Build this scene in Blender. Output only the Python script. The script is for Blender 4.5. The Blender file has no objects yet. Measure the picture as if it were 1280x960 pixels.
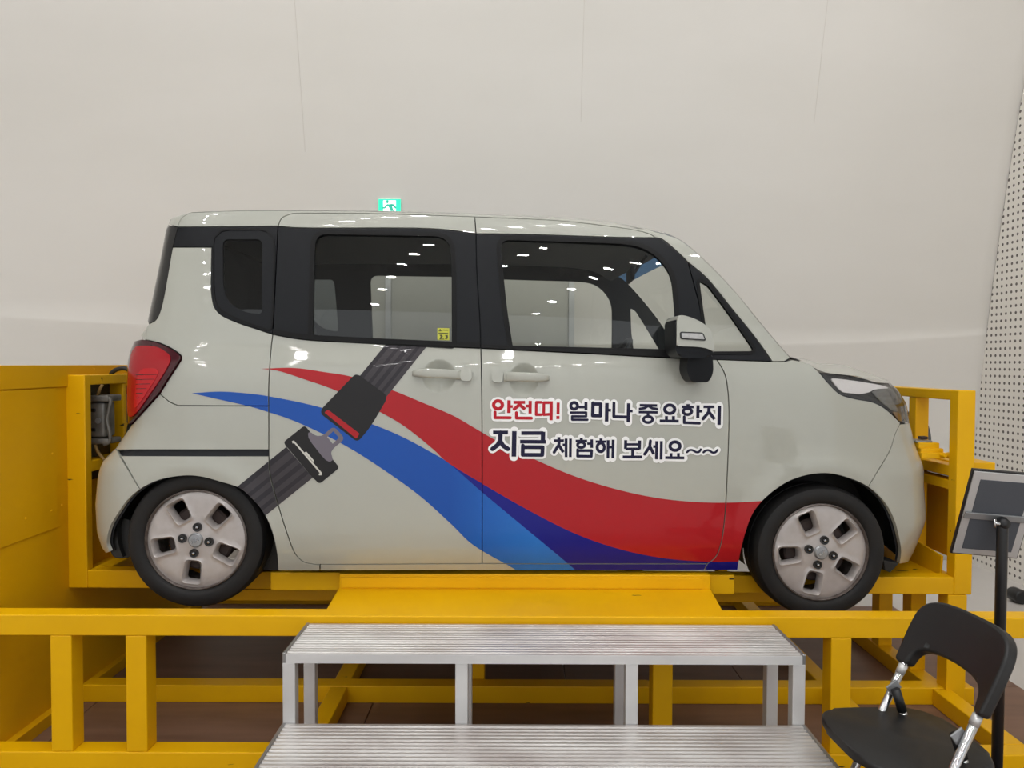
import bpy, bmesh, math, random
import numpy as np
from mathutils import Vector, Matrix
from mathutils.geometry import delaunay_2d_cdt
random.seed(4)
R = math.radians
SC = bpy.context.scene
COL = SC.collection

# ------------------------------------------------------------------ camera
FPX, CX, CY = 890.0, 640.0, 480.0
CAM = np.array([0.0, -2.843, 1.5])
PITCH, ROLL = R(1.6), R(0.2)
_f = np.array([0, math.cos(PITCH), -math.sin(PITCH)])
_r0 = np.array([1.0, 0, 0]); _u0 = np.array([0, math.sin(PITCH), math.cos(PITCH)])
_r = _r0 * math.cos(ROLL) + _u0 * math.sin(ROLL)
_u = _u0 * math.cos(ROLL) - _r0 * math.sin(ROLL)
cam_d = bpy.data.cameras.new('camera'); cam = bpy.data.objects.new('camera', cam_d); COL.objects.link(cam)
cam_d.sensor_width = 36.0; cam_d.lens = 36.0 * FPX / 1280.0; cam_d.clip_start = 0.02
M = Matrix.Identity(4)
for i in range(3):
    M[i][0] = _r[i]; M[i][1] = _u[i]; M[i][2] = -_f[i]; M[i][3] = CAM[i]
cam.matrix_world = M
SC.camera = cam

def proj(P):
    v = np.asarray(P, float) - CAM
    d = v @ _f
    return np.stack([CX + FPX * (v @ _r) / d, CY - FPX * (v @ _u) / d], -1)
def ray(px, py): return _f + _r * (px - CX) / FPX + _u * (CY - py) / FPX
def atY(px, py, Y):
    d = ray(px, py); t = (Y - CAM[1]) / d[1]; return CAM + d * t
def atZ(px, py, Z):
    d = ray(px, py); t = (Z - CAM[2]) / d[2]; return CAM + d * t
def atX(px, py, X):
    d = ray(px, py); t = (X - CAM[0]) / d[0]; return CAM + d * t

# ------------------------------------------------------------------ world, exposure
w = bpy.data.worlds.new('hall_ambient'); SC.world = w; w.use_nodes = True
w.node_tree.nodes['Background'].inputs[0].default_value = (0.945, 0.98, 1.0, 1)
w.node_tree.nodes['Background'].inputs[1].default_value = 1.06
SC.view_settings.view_transform = 'Standard'
SC.view_settings.look = 'None'
SC.view_settings.exposure = 0.07
SC.view_settings.gamma = 1.0
SC.view_settings.use_curve_mapping = False
LAMP_STRENGTH = 142.0

# ------------------------------------------------------------------ materials
def lin(c):
    c = c / 255.0
    return c / 12.92 if c <= 0.04045 else ((c + 0.055) / 1.055) ** 2.4
def rgb(r, g, b): return (lin(r), lin(g), lin(b), 1.0)
def mat(name, col, rough=0.5, metal=0.0, coat=0.0, noise=None, bump=None, emit=None, spec=0.5, wear=None, grad=None):
    m = bpy.data.materials.new(name); m.use_nodes = True
    nt = m.node_tree; b = nt.nodes['Principled BSDF']
    b.inputs['Base Color'].default_value = col
    b.inputs['Roughness'].default_value = rough
    b.inputs['Metallic'].default_value = metal
    b.inputs['Coat Weight'].default_value = coat
    b.inputs['Coat Roughness'].default_value = 0.03
    b.inputs['Specular IOR Level'].default_value = spec
    tc = nt.nodes.new('ShaderNodeTexCoord')
    src = None
    if noise:                                   # (scale, second colour, amount, (stretch))
        mp = nt.nodes.new('ShaderNodeMapping'); nt.links.new(tc.outputs['Object'], mp.inputs[0])
        mp.inputs['Scale'].default_value = noise[3] if len(noise) > 3 else (1, 1, 1)
        n = nt.nodes.new('ShaderNodeTexNoise'); n.inputs['Scale'].default_value = noise[0]; n.inputs['Detail'].default_value = 5
        nt.links.new(mp.outputs[0], n.inputs['Vector'])
        mx = nt.nodes.new('ShaderNodeMix'); mx.data_type = 'RGBA'
        mr = nt.nodes.new('ShaderNodeMapRange'); mr.inputs[1].default_value = 0.35; mr.inputs[2].default_value = 0.7
        mr.inputs[4].default_value = noise[2]
        nt.links.new(n.outputs[0], mr.inputs[0]); nt.links.new(mr.outputs[0], mx.inputs[0])
        mx.inputs[6].default_value = col; mx.inputs[7].default_value = noise[1]
        src = mx.outputs[2]
    if wear:                                    # (scale, threshold, colour, stretch): chips with a shape of their own
        mp = nt.nodes.new('ShaderNodeMapping'); nt.links.new(tc.outputs['Object'], mp.inputs[0])
        mp.inputs['Scale'].default_value = wear[3]
        n = nt.nodes.new('ShaderNodeTexNoise'); n.inputs['Scale'].default_value = wear[0]; n.inputs['Detail'].default_value = 8
        nt.links.new(mp.outputs[0], n.inputs['Vector'])
        mr = nt.nodes.new('ShaderNodeMapRange'); mr.inputs[1].default_value = wear[1]; mr.inputs[2].default_value = wear[1] + 0.015
        nt.links.new(n.outputs[0], mr.inputs[0])
        mx = nt.nodes.new('ShaderNodeMix'); mx.data_type = 'RGBA'
        nt.links.new(mr.outputs[0], mx.inputs[0])
        if src: nt.links.new(src, mx.inputs[6])
        else: mx.inputs[6].default_value = col
        mx.inputs[7].default_value = wear[2]
        src = mx.outputs[2]
    if grad:                                    # (axis, a, b, colour2): colour gradient along one axis
        sx = nt.nodes.new('ShaderNodeSeparateXYZ'); nt.links.new(tc.outputs['Object'], sx.inputs[0])
        mr = nt.nodes.new('ShaderNodeMapRange'); mr.inputs[1].default_value = grad[1]; mr.inputs[2].default_value = grad[2]
        nt.links.new(sx.outputs[grad[0]], mr.inputs[0])
        mx = nt.nodes.new('ShaderNodeMix'); mx.data_type = 'RGBA'
        nt.links.new(mr.outputs[0], mx.inputs[0])
        mx.inputs[6].default_value = col; mx.inputs[7].default_value = grad[3]
        src = mx.outputs[2]
    if src: nt.links.new(src, b.inputs['Base Color'])
    if bump:                                    # (scale, strength, distance, stretch)
        mp = nt.nodes.new('ShaderNodeMapping'); nt.links.new(tc.outputs['Object'], mp.inputs[0])
        mp.inputs['Scale'].default_value = bump[3] if len(bump) > 3 else (1, 1, 1)
        n = nt.nodes.new('ShaderNodeTexNoise'); n.inputs['Scale'].default_value = bump[0]; n.inputs['Detail'].default_value = 3
        nt.links.new(mp.outputs[0], n.inputs['Vector'])
        bp = nt.nodes.new('ShaderNodeBump'); bp.inputs['Strength'].default_value = bump[1]; bp.inputs['Distance'].default_value = bump[2]
        nt.links.new(n.outputs[0], bp.inputs['Height']); nt.links.new(bp.outputs[0], b.inputs['Normal'])
    if emit:
        b.inputs['Emission Color'].default_value = emit[0]; b.inputs['Emission Strength'].default_value = emit[1]
    return m
def glass(name, tint, rough=0.0, ior=1.45):
    m = bpy.data.materials.new(name); m.use_nodes = True
    nt = m.node_tree; nt.nodes.remove(nt.nodes['Principled BSDF'])
    out = nt.nodes['Material Output']
    t = nt.nodes.new('ShaderNodeBsdfTransparent'); t.inputs[0].default_value = tint
    g = nt.nodes.new('ShaderNodeBsdfGlossy'); g.inputs[1].default_value = rough
    lw = nt.nodes.new('ShaderNodeLayerWeight'); lw.inputs[0].default_value = 0.5
    pw = nt.nodes.new('ShaderNodeMath'); pw.operation = 'POWER'; nt.links.new(lw.outputs['Facing'], pw.inputs[0]); pw.inputs[1].default_value = 5.0
    fr = nt.nodes.new('ShaderNodeMath'); fr.operation = 'MULTIPLY_ADD'; nt.links.new(pw.outputs[0], fr.inputs[0]); fr.inputs[1].default_value = 0.9; fr.inputs[2].default_value = 0.06
    mx = nt.nodes.new('ShaderNodeMixShader')
    nt.links.new(fr.outputs[0], mx.inputs[0]); nt.links.new(t.outputs[0], mx.inputs[1]); nt.links.new(g.outputs[0], mx.inputs[2])
    nt.links.new(mx.outputs[0], out.inputs[0])
    return m

YEL = rgb(232, 178, 0)
MT = {
 'paint': mat('cream_car_paint', rgb(172, 173, 164), 0.35, 0.0, 0.8, spec=0.3),
 'black_trim': mat('satin_black_trim', rgb(20, 22, 26), 0.45, spec=0.2),
 'gloss_black': mat('gloss_black', rgb(20, 21, 23), 0.08),
 'inner': mat('dark_inner_body', rgb(44, 46, 50), 0.8),
 'seal': mat('window_rubber_seal', rgb(12, 12, 13), 0.5, spec=0.2),
 'glass_front': glass('clear_tinted_glass', (0.90, 0.92, 0.89, 1)),
 'glass_rear': glass('privacy_tinted_glass', (0.80, 0.82, 0.80, 1)),
 'glass_quarter': glass('dark_privacy_glass', (0.24, 0.27, 0.29, 1)),
 'glass_sunband': glass('blue_sun_band_glass', (0.12, 0.24, 0.44, 1)),
 'lens_clear': glass('clear_lamp_lens', (0.92, 0.92, 0.92, 1)),
 'red_lens': mat('red_tail_lamp_plastic', rgb(158, 10, 24), 0.15, 0, 0.4, spec=0.3),
 'dark_red': mat('dark_red_tail_lamp_rim', rgb(62, 8, 22), 0.1, 0, 0.5, spec=0.3),
 'bright_red': mat('bright_red_reflector', rgb(186, 16, 26), 0.25, 0, 0.3, spec=0.3),
 'lamp_dark': mat('headlamp_bezel', rgb(52, 56, 62), 0.25, 0.3),
 'lamp_white': mat('headlamp_light_guide', rgb(225, 222, 222), 0.25, bump=(220, 0.4, 0.004)),
 'lamp_chrome': mat('headlamp_reflector', rgb(150, 155, 158), 0.18, 0.9, bump=(90, 0.8, 0.01)),
 'amber': mat('amber_side_marker', rgb(112, 84, 58), 0.2, 0, 0.3),
 'tyre': mat('tyre_rubber', rgb(28, 28, 29), 0.62, spec=0.3, noise=(9, rgb(40, 38, 37), 0.6)),
 'rim': mat('worn_silver_wheel', rgb(184, 178, 176), 0.36, 0.35, noise=(30, rgb(168, 160, 156), 0.5)),
 'rim_edge': mat('scuffed_rim_lip', rgb(120, 112, 108), 0.4, 0.5, noise=(40, rgb(78, 66, 60), 0.9)),
 'dark_steel': mat('rusty_brake_steel', rgb(58, 44, 40), 0.7, noise=(25, rgb(36, 28, 26), 0.8)),
 'lug_black': mat('wheel_bolt_recess', rgb(26, 26, 27), 0.35),
 'bolt': mat('wheel_bolt', rgb(170, 170, 172), 0.25, 0.9),
 'cap': mat('wheel_cap', rgb(150, 152, 155), 0.3, 0.6),
 'liner': mat('wheel_arch_liner', rgb(24, 24, 23), 0.5, bump=(200, 0.3, 0.003)),
 'red': mat('red_vinyl', rgb(168, 24, 32), 0.3, 0, 0.25, spec=0.2),
 'blue': mat('blue_vinyl', rgb(22, 78, 166), 0.3, 0, 0.25, spec=0.2, grad=(0, -0.25, 0.1, rgb(38, 112, 200))),
 'navy': mat('dark_blue_vinyl', rgb(16, 20, 128), 0.3, 0, 0.25, spec=0.2),
 'belt_a': mat('grey_belt_print', rgb(60, 56, 60), 0.35, 0, 0.2, spec=0.2),
 'belt_b': mat('dark_grey_belt_print', rgb(42, 39, 44), 0.35, 0, 0.2, spec=0.2),
 'buckle': mat('black_buckle_print', rgb(30, 28, 29), 0.3, 0, 0.2, spec=0.2),
 'tongue': mat('grey_metal_print', rgb(112, 106, 116), 0.3, 0, 0.2, spec=0.2),
 'ivory': mat('pale_slot_print', rgb(200, 198, 190), 0.3, 0, 0.5),
 'letter_white': mat('white_letter_backing', rgb(244, 244, 244), 0.4, 0, 0.1, spec=0.2),
 'letter_navy': mat('navy_letters', rgb(24, 22, 54), 0.4, 0, 0.1, spec=0.2),
 'letter_red': mat('red_letters', rgb(184, 24, 40), 0.4, 0, 0.1, spec=0.2),
 'interior': mat('dark_interior_plastic', rgb(50, 52, 56), 0.7),
 'seat': mat('dark_seat_fabric', rgb(44, 43, 45), 0.9),
 'headliner': mat('grey_headliner', rgb(140, 142, 144), 0.9),
 'yellow': mat('yellow_painted_steel', YEL, 0.42, 0, 0.0, spec=0.3, noise=(3.0, rgb(222, 166, 0), 0.6), wear=(16, 0.715, rgb(70, 58, 30), (0.35, 1, 2))),
 'yellow_dull': mat('yellow_sheet_steel', rgb(220, 166, 0), 0.5, 0, 0.0, spec=0.3, noise=(1.5, rgb(206, 152, 0), 0.7)),
 'alu': mat('brushed_aluminium', rgb(222, 222, 222), 0.4, 0.35, noise=(3, rgb(176, 176, 178), 0.6, (0.5, 1, 1)), bump=(60, 0.1, 0.002, (0.1, 1, 1))),
 'alu_tread': mat('worn_ribbed_aluminium', rgb(216, 213, 210), 0.32, 0.5, noise=(6, rgb(168, 158, 154), 0.8, (0.5, 1, 1))),
 'alu_side': mat('aluminium_end_cap', rgb(150, 150, 150), 0.4, 0.7),
 'chair': mat('black_vinyl_chair', rgb(27, 27, 28), 0.45, bump=(300, 0.15, 0.002)),
 'chrome': mat('chrome_tube', rgb(200, 200, 202), 0.16, 1.0),
 'black_metal': mat('black_painted_pole', rgb(22, 22, 24), 0.35),
 'board_grey': mat('grey_board_back', rgb(74, 77, 84), 0.6),
 'board_frame': mat('satin_aluminium_frame', rgb(205, 205, 205), 0.35, 0.5),
 'bracket': mat('grey_bracket', rgb(150, 152, 154), 0.35, 0.6),
 'grey_cast': mat('cast_grey_metal', rgb(128, 126, 122), 0.45, 0.5, noise=(20, rgb(90, 86, 80), 0.7)),
 'hose': mat('black_hose', rgb(30, 29, 28), 0.5),
 'cable': mat('tan_cable', rgb(140, 110, 60), 0.6),
 'bluegrey': mat('blue_grey_motor_cover', rgb(82, 92, 104), 0.4),
 'plywood': mat('brown_plywood_floor', rgb(128, 98, 80), 0.5, noise=(4, rgb(108, 80, 64), 0.9, (0.35, 3, 1))),
 'floor': mat('glossy_white_floor', rgb(206, 202, 198), 0.12, noise=(2, rgb(196, 192, 188), 0.5)),
 'wall': mat('white_painted_wall', rgb(228, 225, 220), 0.75, noise=(0.9, rgb(221, 218, 212), 0.7, (0.5, 1, 1.6))),
 'ceiling': mat('grey_hall_ceiling', rgb(170, 168, 164), 0.9, noise=(0.8, rgb(158, 156, 152), 0.5)),
 'partition': mat('grey_partition_panel', rgb(186, 185, 178), 0.5, noise=(2, rgb(176, 175, 168), 0.5)),
 'sign_green': mat('green_sign_face', rgb(30, 200, 150), 0.4, emit=(rgb(40, 230, 180), 0.9)),
 'sign_white': mat('white_sign_face', rgb(235, 250, 245), 0.4, emit=(rgb(235, 255, 250), 1.0)),
 'sign_man': mat('green_sign_figure', rgb(40, 175, 150), 0.4, emit=(rgb(40, 185, 155), 0.5)),
 'sign_body': mat('sign_housing', rgb(220, 222, 220), 0.4),
 'lamp_on': mat('lit_downlight', rgb(255, 250, 240), 0.4, emit=((1, 0.99, 0.98, 1), LAMP_STRENGTH)),
 'lamp_ring': mat('white_lamp_ring', rgb(225, 225, 225), 0.4),
 'sticker_yellow': mat('yellow_sticker', rgb(190, 190, 60), 0.5),
 'sticker_ink': mat('sticker_ink', rgb(60, 62, 30), 0.5),
 'signal': mat('clear_indicator_lens', rgb(190, 190, 190), 0.15, 0.5, bump=(160, 0.8, 0.006)),
}
# perforated wall: dots with their own regular grid
def perforated():
    m = mat('perforated_acoustic_panel', rgb(238, 234, 227), 0.7)
    nt = m.node_tree; b = nt.nodes['Principled BSDF']
    tc = nt.nodes.new('ShaderNodeTexCoord')
    sp = nt.nodes.new('ShaderNodeSeparateXYZ'); nt.links.new(tc.outputs['Object'], sp.inputs[0])
    def frac(o, pitch):
        d = nt.nodes.new('ShaderNodeMath'); d.operation = 'DIVIDE'; nt.links.new(o, d.inputs[0]); d.inputs[1].default_value = pitch
        f = nt.nodes.new('ShaderNodeMath'); f.operation = 'FRACT'; nt.links.new(d.outputs[0], f.inputs[0])
        s = nt.nodes.new('ShaderNodeMath'); s.operation = 'SUBTRACT'; nt.links.new(f.outputs[0], s.inputs[0]); s.inputs[1].default_value = 0.5
        p = nt.nodes.new('ShaderNodeMath'); p.operation = 'POWER'; nt.links.new(s.outputs[0], p.inputs[0]); p.inputs[1].default_value = 2
        a = nt.nodes.new('ShaderNodeMath'); a.operation = 'ABSOLUTE'; nt.links.new(p.outputs[0], a.inputs[0])
        return a.outputs[0]
    a = frac(sp.outputs[1], 0.05); c = frac(sp.outputs[2], 0.05)
    ad = nt.nodes.new('ShaderNodeMath'); ad.operation = 'ADD'; nt.links.new(a, ad.inputs[0]); nt.links.new(c, ad.inputs[1])
    lt = nt.nodes.new('ShaderNodeMath'); lt.operation = 'LESS_THAN'; nt.links.new(ad.outputs[0], lt.inputs[0]); lt.inputs[1].default_value = 0.044
    mx = nt.nodes.new('ShaderNodeMix'); mx.data_type = 'RGBA'; nt.links.new(lt.outputs[0], mx.inputs[0])
    mx.inputs[6].default_value = rgb(238, 234, 227); mx.inputs[7].default_value = rgb(104, 98, 94)
    nt.links.new(mx.outputs[2], b.inputs['Base Color'])
    return m
MT['perf'] = perforated()

# ------------------------------------------------------------------ object helpers
def tag(o, label=None, cat=None, group=None, kind=None):
    if label: o['label'] = label
    if cat: o['category'] = cat
    if group: o['group'] = group
    if kind: o['kind'] = kind
    return o
def empty(name, loc=(0, 0, 0), rz=0.0):
    o = bpy.data.objects.new(name, None); COL.objects.link(o); o.location = loc; o.rotation_euler = (0, 0, rz); o.empty_display_size = 0.1
    return o
def link(name, me, m, parent=None, smooth=False):
    if m is not None: me.materials.append(MT[m] if isinstance(m, str) else m)
    o = bpy.data.objects.new(name, me); COL.objects.link(o)
    if parent is not None: o.parent = parent
    if smooth:
        me.polygons.foreach_set('use_smooth', [True] * len(me.polygons)); me.update()
    return o
class MB:
    """collects boxes, bars, tubes, lathes and prisms into one bmesh"""
    def __init__(s, off=(0, 0, 0)): s.bm = bmesh.new(); s.off = Vector(off)
    def mesh(s, name):
        bmesh.ops.recalc_face_normals(s.bm, faces=s.bm.faces)
        bmesh.ops.translate(s.bm, vec=-s.off, verts=s.bm.verts)
        me = bpy.data.meshes.new(name); s.bm.to_mesh(me); s.bm.free(); return me
    def build(s, name, m, parent=None, smooth=False, auto=None):
        o = link(name, s.mesh(name), m, parent, smooth)
        if auto: autosmooth(o, auto)
        return o
    def hexa(s, P, bev=0.0, seg=2):
        v = [s.bm.verts.new(p) for p in P]
        fs = [s.bm.faces.new([v[i] for i in q]) for q in ((0, 3, 2, 1), (4, 5, 6, 7), (0, 1, 5, 4), (1, 2, 6, 5), (2, 3, 7, 6), (3, 0, 4, 7))]
        if bev > 0:
            ed = list({e for f in fs for e in f.edges})
            bmesh.ops.bevel(s.bm, geom=ed, offset=bev, segments=seg, affect='EDGES', profile=0.5)
        return s
    def box(s, x0, x1, y0, y1, z0, z1, bev=0.0, seg=2):
        return s.hexa([(x0, y0, z0), (x1, y0, z0), (x1, y1, z0), (x0, y1, z0), (x0, y0, z1), (x1, y0, z1), (x1, y1, z1), (x0, y1, z1)], bev, seg)
    def bar(s, p0, p1, wd, ht, up=(0, 0, 1), bev=0.0):
        p0 = Vector(p0); p1 = Vector(p1); d = (p1 - p0).normalized(); up = Vector(up)
        sd = d.cross(up).normalized(); u2 = sd.cross(d).normalized(); a = sd * wd / 2; b = u2 * ht / 2
        return s.hexa([p0 - a - b, p0 + a - b, p1 + a - b, p1 - a - b, p0 - a + b, p0 + a + b, p1 + a + b, p1 - a + b], bev)
    def tube(s, pts, rad, n=10, caps=True):
        pts = [Vector(p) for p in pts]; rings = []
        rads = rad if isinstance(rad, (list, tuple)) else [rad] * len(pts)
        up = Vector((0, 0, 1))
        for i, p in enumerate(pts):
            d = (pts[min(i + 1, len(pts) - 1)] - pts[max(i - 1, 0)]).normalized()
            if abs(d.dot(up)) > 0.98: ref = Vector((1, 0, 0))
            else: ref = up
            a = d.cross(ref).normalized(); b = a.cross(d)
            if rings and i:
                pa = (s._pa - d * s._pa.dot(d)).normalized(); a = pa; b = a.cross(d)
            s._pa = a
            rings.append([s.bm.verts.new(p + (a * math.cos(t) + b * math.sin(t)) * rads[i]) for t in [2 * math.pi * k / n for k in range(n)]])
        for r0, r1 in zip(rings, rings[1:]):
            for k in range(n): s.bm.faces.new((r0[k], r0[(k + 1) % n], r1[(k + 1) % n], r1[k]))
        if caps: s.bm.faces.new(rings[0][::-1]); s.bm.faces.new(rings[-1])
        return s
    def lathe(s, prof, origin, axis='Y', n=48, closed=False):
        o = Vector(origin); rings = []
        for (r, h) in prof:
            ring = []
            for k in range(n):
                t = 2 * math.pi * k / n
                if axis == 'Y': p = Vector((r * math.cos(t), h, r * math.sin(t)))
                else: p = Vector((r * math.cos(t), r * math.sin(t), h))
                ring.append(s.bm.verts.new(o + p))
            rings.append(ring)
        prs = list(zip(rings, rings[1:])) + ([(rings[-1], rings[0])] if closed else [])
        for r0, r1 in prs:
            for k in range(n): s.bm.faces.new((r0[k], r0[(k + 1) % n], r1[(k + 1) % n], r1[k]))
        if not closed:
            if prof[0][0] > 1e-5: s.bm.faces.new(rings[0][::-1])
            if prof[-1][0] > 1e-5: s.bm.faces.new(rings[-1])
        return s
    def prism(s, pts, vec, bev=0.0, seg=2):
        vec = Vector(vec)
        a = [s.bm.verts.new(p) for p in pts]; b = [s.bm.verts.new(Vector(p) + vec) for p in pts]
        n = len(a)
        f0 = s.bm.faces.new(a[::-1]); f1 = s.bm.faces.new(b)
        sd = [s.bm.faces.new((a[i], a[(i + 1) % n], b[(i + 1) % n], b[i])) for i in range(n)]
        if bev > 0:
            ed = list(set(f0.edges) | set(f1.edges))
            bmesh.ops.bevel(s.bm, geom=ed, offset=bev, segments=seg, affect='EDGES', profile=0.5)
        return s
    def grid(s, rows):
        vs = [[s.bm.verts.new(p) for p in r] for r in rows]
        for a, b in zip(vs, vs[1:]):
            for k in range(len(a) - 1): s.bm.faces.new((a[k], a[k + 1], b[k + 1], b[k]))
        return s
def autosmooth(o, deg=35):
    me = o.data
    me.polygons.foreach_set('use_smooth', [True] * len(me.polygons))
    me.set_sharp_from_angle(angle=R(deg))

def catmull(pts, n=6, closed=False):
    P = [np.array(p, float) for p in pts]; out = []
    m = len(P)
    rng = range(m if closed else m - 1)
    for i in rng:
        if closed: p0, p1, p2, p3 = P[i - 1], P[i], P[(i + 1) % m], P[(i + 2) % m]
        else:
            p1, p2 = P[i], P[i + 1]
            p0 = P[i - 1] if i > 0 else 2 * p1 - p2
            p3 = P[i + 2] if i + 2 < m else 2 * p2 - p1
        # centripetal
        def td(a, b): return max(np.linalg.norm(b - a), 1e-6) ** 0.5
        t0 = 0; t1 = t0 + td(p0, p1); t2 = t1 + td(p1, p2); t3 = t2 + td(p2, p3)
        for k in range(n):
            t = t1 + (t2 - t1) * k / n
            A1 = (t1 - t) / (t1 - t0) * p0 + (t - t0) / (t1 - t0) * p1
            A2 = (t2 - t) / (t2 - t1) * p1 + (t - t1) / (t2 - t1) * p2
            A3 = (t3 - t) / (t3 - t2) * p2 + (t - t2) / (t3 - t2) * p3
            B1 = (t2 - t) / (t2 - t0) * A1 + (t - t0) / (t2 - t0) * A2
            B2 = (t3 - t) / (t3 - t1) * A2 + (t - t1) / (t3 - t1) * A3
            out.append(tuple((t2 - t) / (t2 - t1) * B1 + (t - t1) / (t2 - t1) * B2))
    if not closed: out.append(tuple(P[-1]))
    return out
def chaikin(pts, it=2, q=0.25):
    for _ in range(it):
        o = []
        for i in range(len(pts)):
            a = np.array(pts[i], float); b = np.array(pts[(i + 1) % len(pts)], float)
            o += [tuple(a * (1 - q) + b * q), tuple(a * q + b * (1 - q))]
        pts = o
    return pts
def fillet(pts, r, n=5):
    out = []; m = len(pts)
    for i in range(m):
        p0, p1, p2 = [np.array(pts[k % m], float) for k in (i - 1, i, i + 1)]
        rr_ = r[i] if isinstance(r, (list, tuple)) else r
        d0 = p0 - p1; d2 = p2 - p1; l0, l2 = np.linalg.norm(d0), np.linalg.norm(d2)
        a = p1 + d0 / l0 * min(rr_, 0.48 * l0); b = p1 + d2 / l2 * min(rr_, 0.48 * l2)
        for k in range(n + 1):
            t = k / n; out.append(tuple((1 - t) ** 2 * a + 2 * t * (1 - t) * p1 + t * t * b))
    return out
def smooth3(P, it=10):
    P = np.array(P, float)
    for _ in range(it):
        Q = P.copy(); Q[1:-1] = 0.25 * P[:-2] + 0.5 * P[1:-1] + 0.25 * P[2:]; P = Q
    return P
def pip(P, poly):
    P = np.asarray(P, float); x, y = P[:, 0], P[:, 1]; ins = np.zeros(len(P), bool)
    A = np.asarray(poly, float); B = np.roll(A, -1, 0)
    for (x0, y0), (x1, y1) in zip(A, B):
        c = (y0 > y) != (y1 > y)
        if y0 != y1: ins ^= c & (x < (x1 - x0) * (y - y0) / (y1 - y0) + x0)
    return ins
def area2(P):
    P = np.asarray(P); return 0.5 * np.sum(P[:, 0] * np.roll(P[:, 1], -1) - np.roll(P[:, 0], -1) * P[:, 1])
def inset(P, g):
    """move a closed outline inwards by g (g < 0: outwards)"""
    P = np.asarray(P, float)
    keep = np.linalg.norm(P - np.roll(P, 1, 0), axis=1) > 1e-5; P = P[keep]
    if area2(P) < 0: P = P[::-1]
    d = np.roll(P, -1, 0) - P; d /= np.linalg.norm(d, axis=1)[:, None]
    n1 = np.stack([-d[:, 1], d[:, 0]], -1); n0 = np.roll(n1, 1, 0)
    m = n0 + n1; ml = np.linalg.norm(m, axis=1); m /= np.maximum(ml, 1e-6)[:, None]
    c = np.clip(np.sum(m * n1, axis=1), 0.5, 1)
    return P + m * (g / c)[:, None]

# ================================================================== THE ROOM
# floor (glossy white), plywood sheets under the machine, curved leaning back wall, perforated side wall, ceiling
mb = MB(); mb.box(-9, 9, -16, 4, -0.2, -0.012); tag(mb.build('floor', 'floor'), 'glossy white hall floor', None, None, 'structure')
def wallY(z): return 2.66 - 0.055 * z - 0.027 * z * z
crease_px = [(-400, 380), (0, 393), (185, 405), (600, 428), (970, 429), (1100, 425), (1250, 414), (1700, 395)]
cr = [atY(a, b, 2.5) for a, b in crease_px]
def creaseZ(x): return float(np.interp(x, [c[0] for c in cr], [c[2] for c in cr]))
rows = []
zs = list(np.linspace(-0.02, 5.4, 28))
for x in np.linspace(-9.0, 3.66, 60):
    cz = creaseZ(x); zz = sorted(zs + [cz - 0.03, cz - 0.004, cz + 0.004])
    rows.append([(x, wallY(z) - (0.004 if z < cz else 0.0), z) for z in zz])
mb = MB(); mb.grid(rows); o = mb.build('wall_back', 'wall', smooth=True); tag(o, 'curved white wall leaning forward behind the car', None, None, 'structure')
md = o.modifiers.new('thickness', 'SOLIDIFY'); md.thickness = 0.05; md.offset = 1
# thin vertical joints in the back wall
mb = MB(); prof = [(3.59, wallY(z) - 0.004, z) for z in np.linspace(-0.02, 5.4, 24)]
rows = [[(3.59, y, z) for (_, y, z) in prof], [(3.59, -2.6, z) for (_, y, z) in prof]]
mb.grid(rows); o = mb.build('wall_right', 'perf'); tag(o, 'white perforated acoustic side wall', None, None, 'structure')
md = o.modifiers.new('thickness', 'SOLIDIFY'); md.thickness = 0.05; md.offset = -1
mb = MB(); mb.box(-7.6, -7.5, -14, 4, -0.012, 7.5); tag(mb.build('wall_left_added', 'wall'), 'unseen white wall added far to the left to cut side light', None, None, 'structure')  # added out of view to hold back ambient light from the left
mb = MB()
mb.box(-9, 9, -14, 4, 7.5, 7.7); tag(mb.build('ceiling', 'ceiling'), 'grey hall ceiling', None, None, 'structure')
# wall joints
for px in (378, 727, 1020):
    pts = []
    x = None
    for z in np.linspace(3.2 if px != 378 else 3.0, 5.2, 10):
        d = ray(px, 40); t = (2.2 - CAM[1]) / d[1]; X = (CAM + d * t)[0]
        pts.append((X, wallY(z) - 0.001, z))
    mb = MB(); mb.tube(pts, 0.0012, 4)
    tag(mb.build('trim_%d' % {378: 1, 727: 2, 1020: 3}[px], mat('wall_joint_%d' % px, rgb(214, 209, 202), 0.8)), 'thin vertical joint in the white wall', None, None, 'structure')

# plywood floor sheets, each a piece of the decking
ply_me = None
deck = empty('floor_decking', (0, 0.5, 0)); tag(deck, 'brown plywood floor sheets under the machine', None, None, 'structure')
edges_x = [-3.4, -2.18, -0.96, 0.26, 1.1, 2.38]
for j, (y0, y1) in enumerate(((-1.9, -0.67), (-0.67, 0.45), (0.45, 1.556))):
    for i in range(len(edges_x) - 1):
        sh = 0.35 if j == 1 else 0.0
        a, b = edges_x[i] + (sh if i else 0), edges_x[i + 1] + (sh if i + 2 < len(edges_x) else 0)
        mb = MB((0, 0.5, 0)); mb.box(a + 0.002, b - 0.002, y0 + 0.002, y1 - 0.002, -0.012, 0.0, 0.0015, 1)
        mb.build('plywood_sheet', 'plywood', deck)

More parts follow.
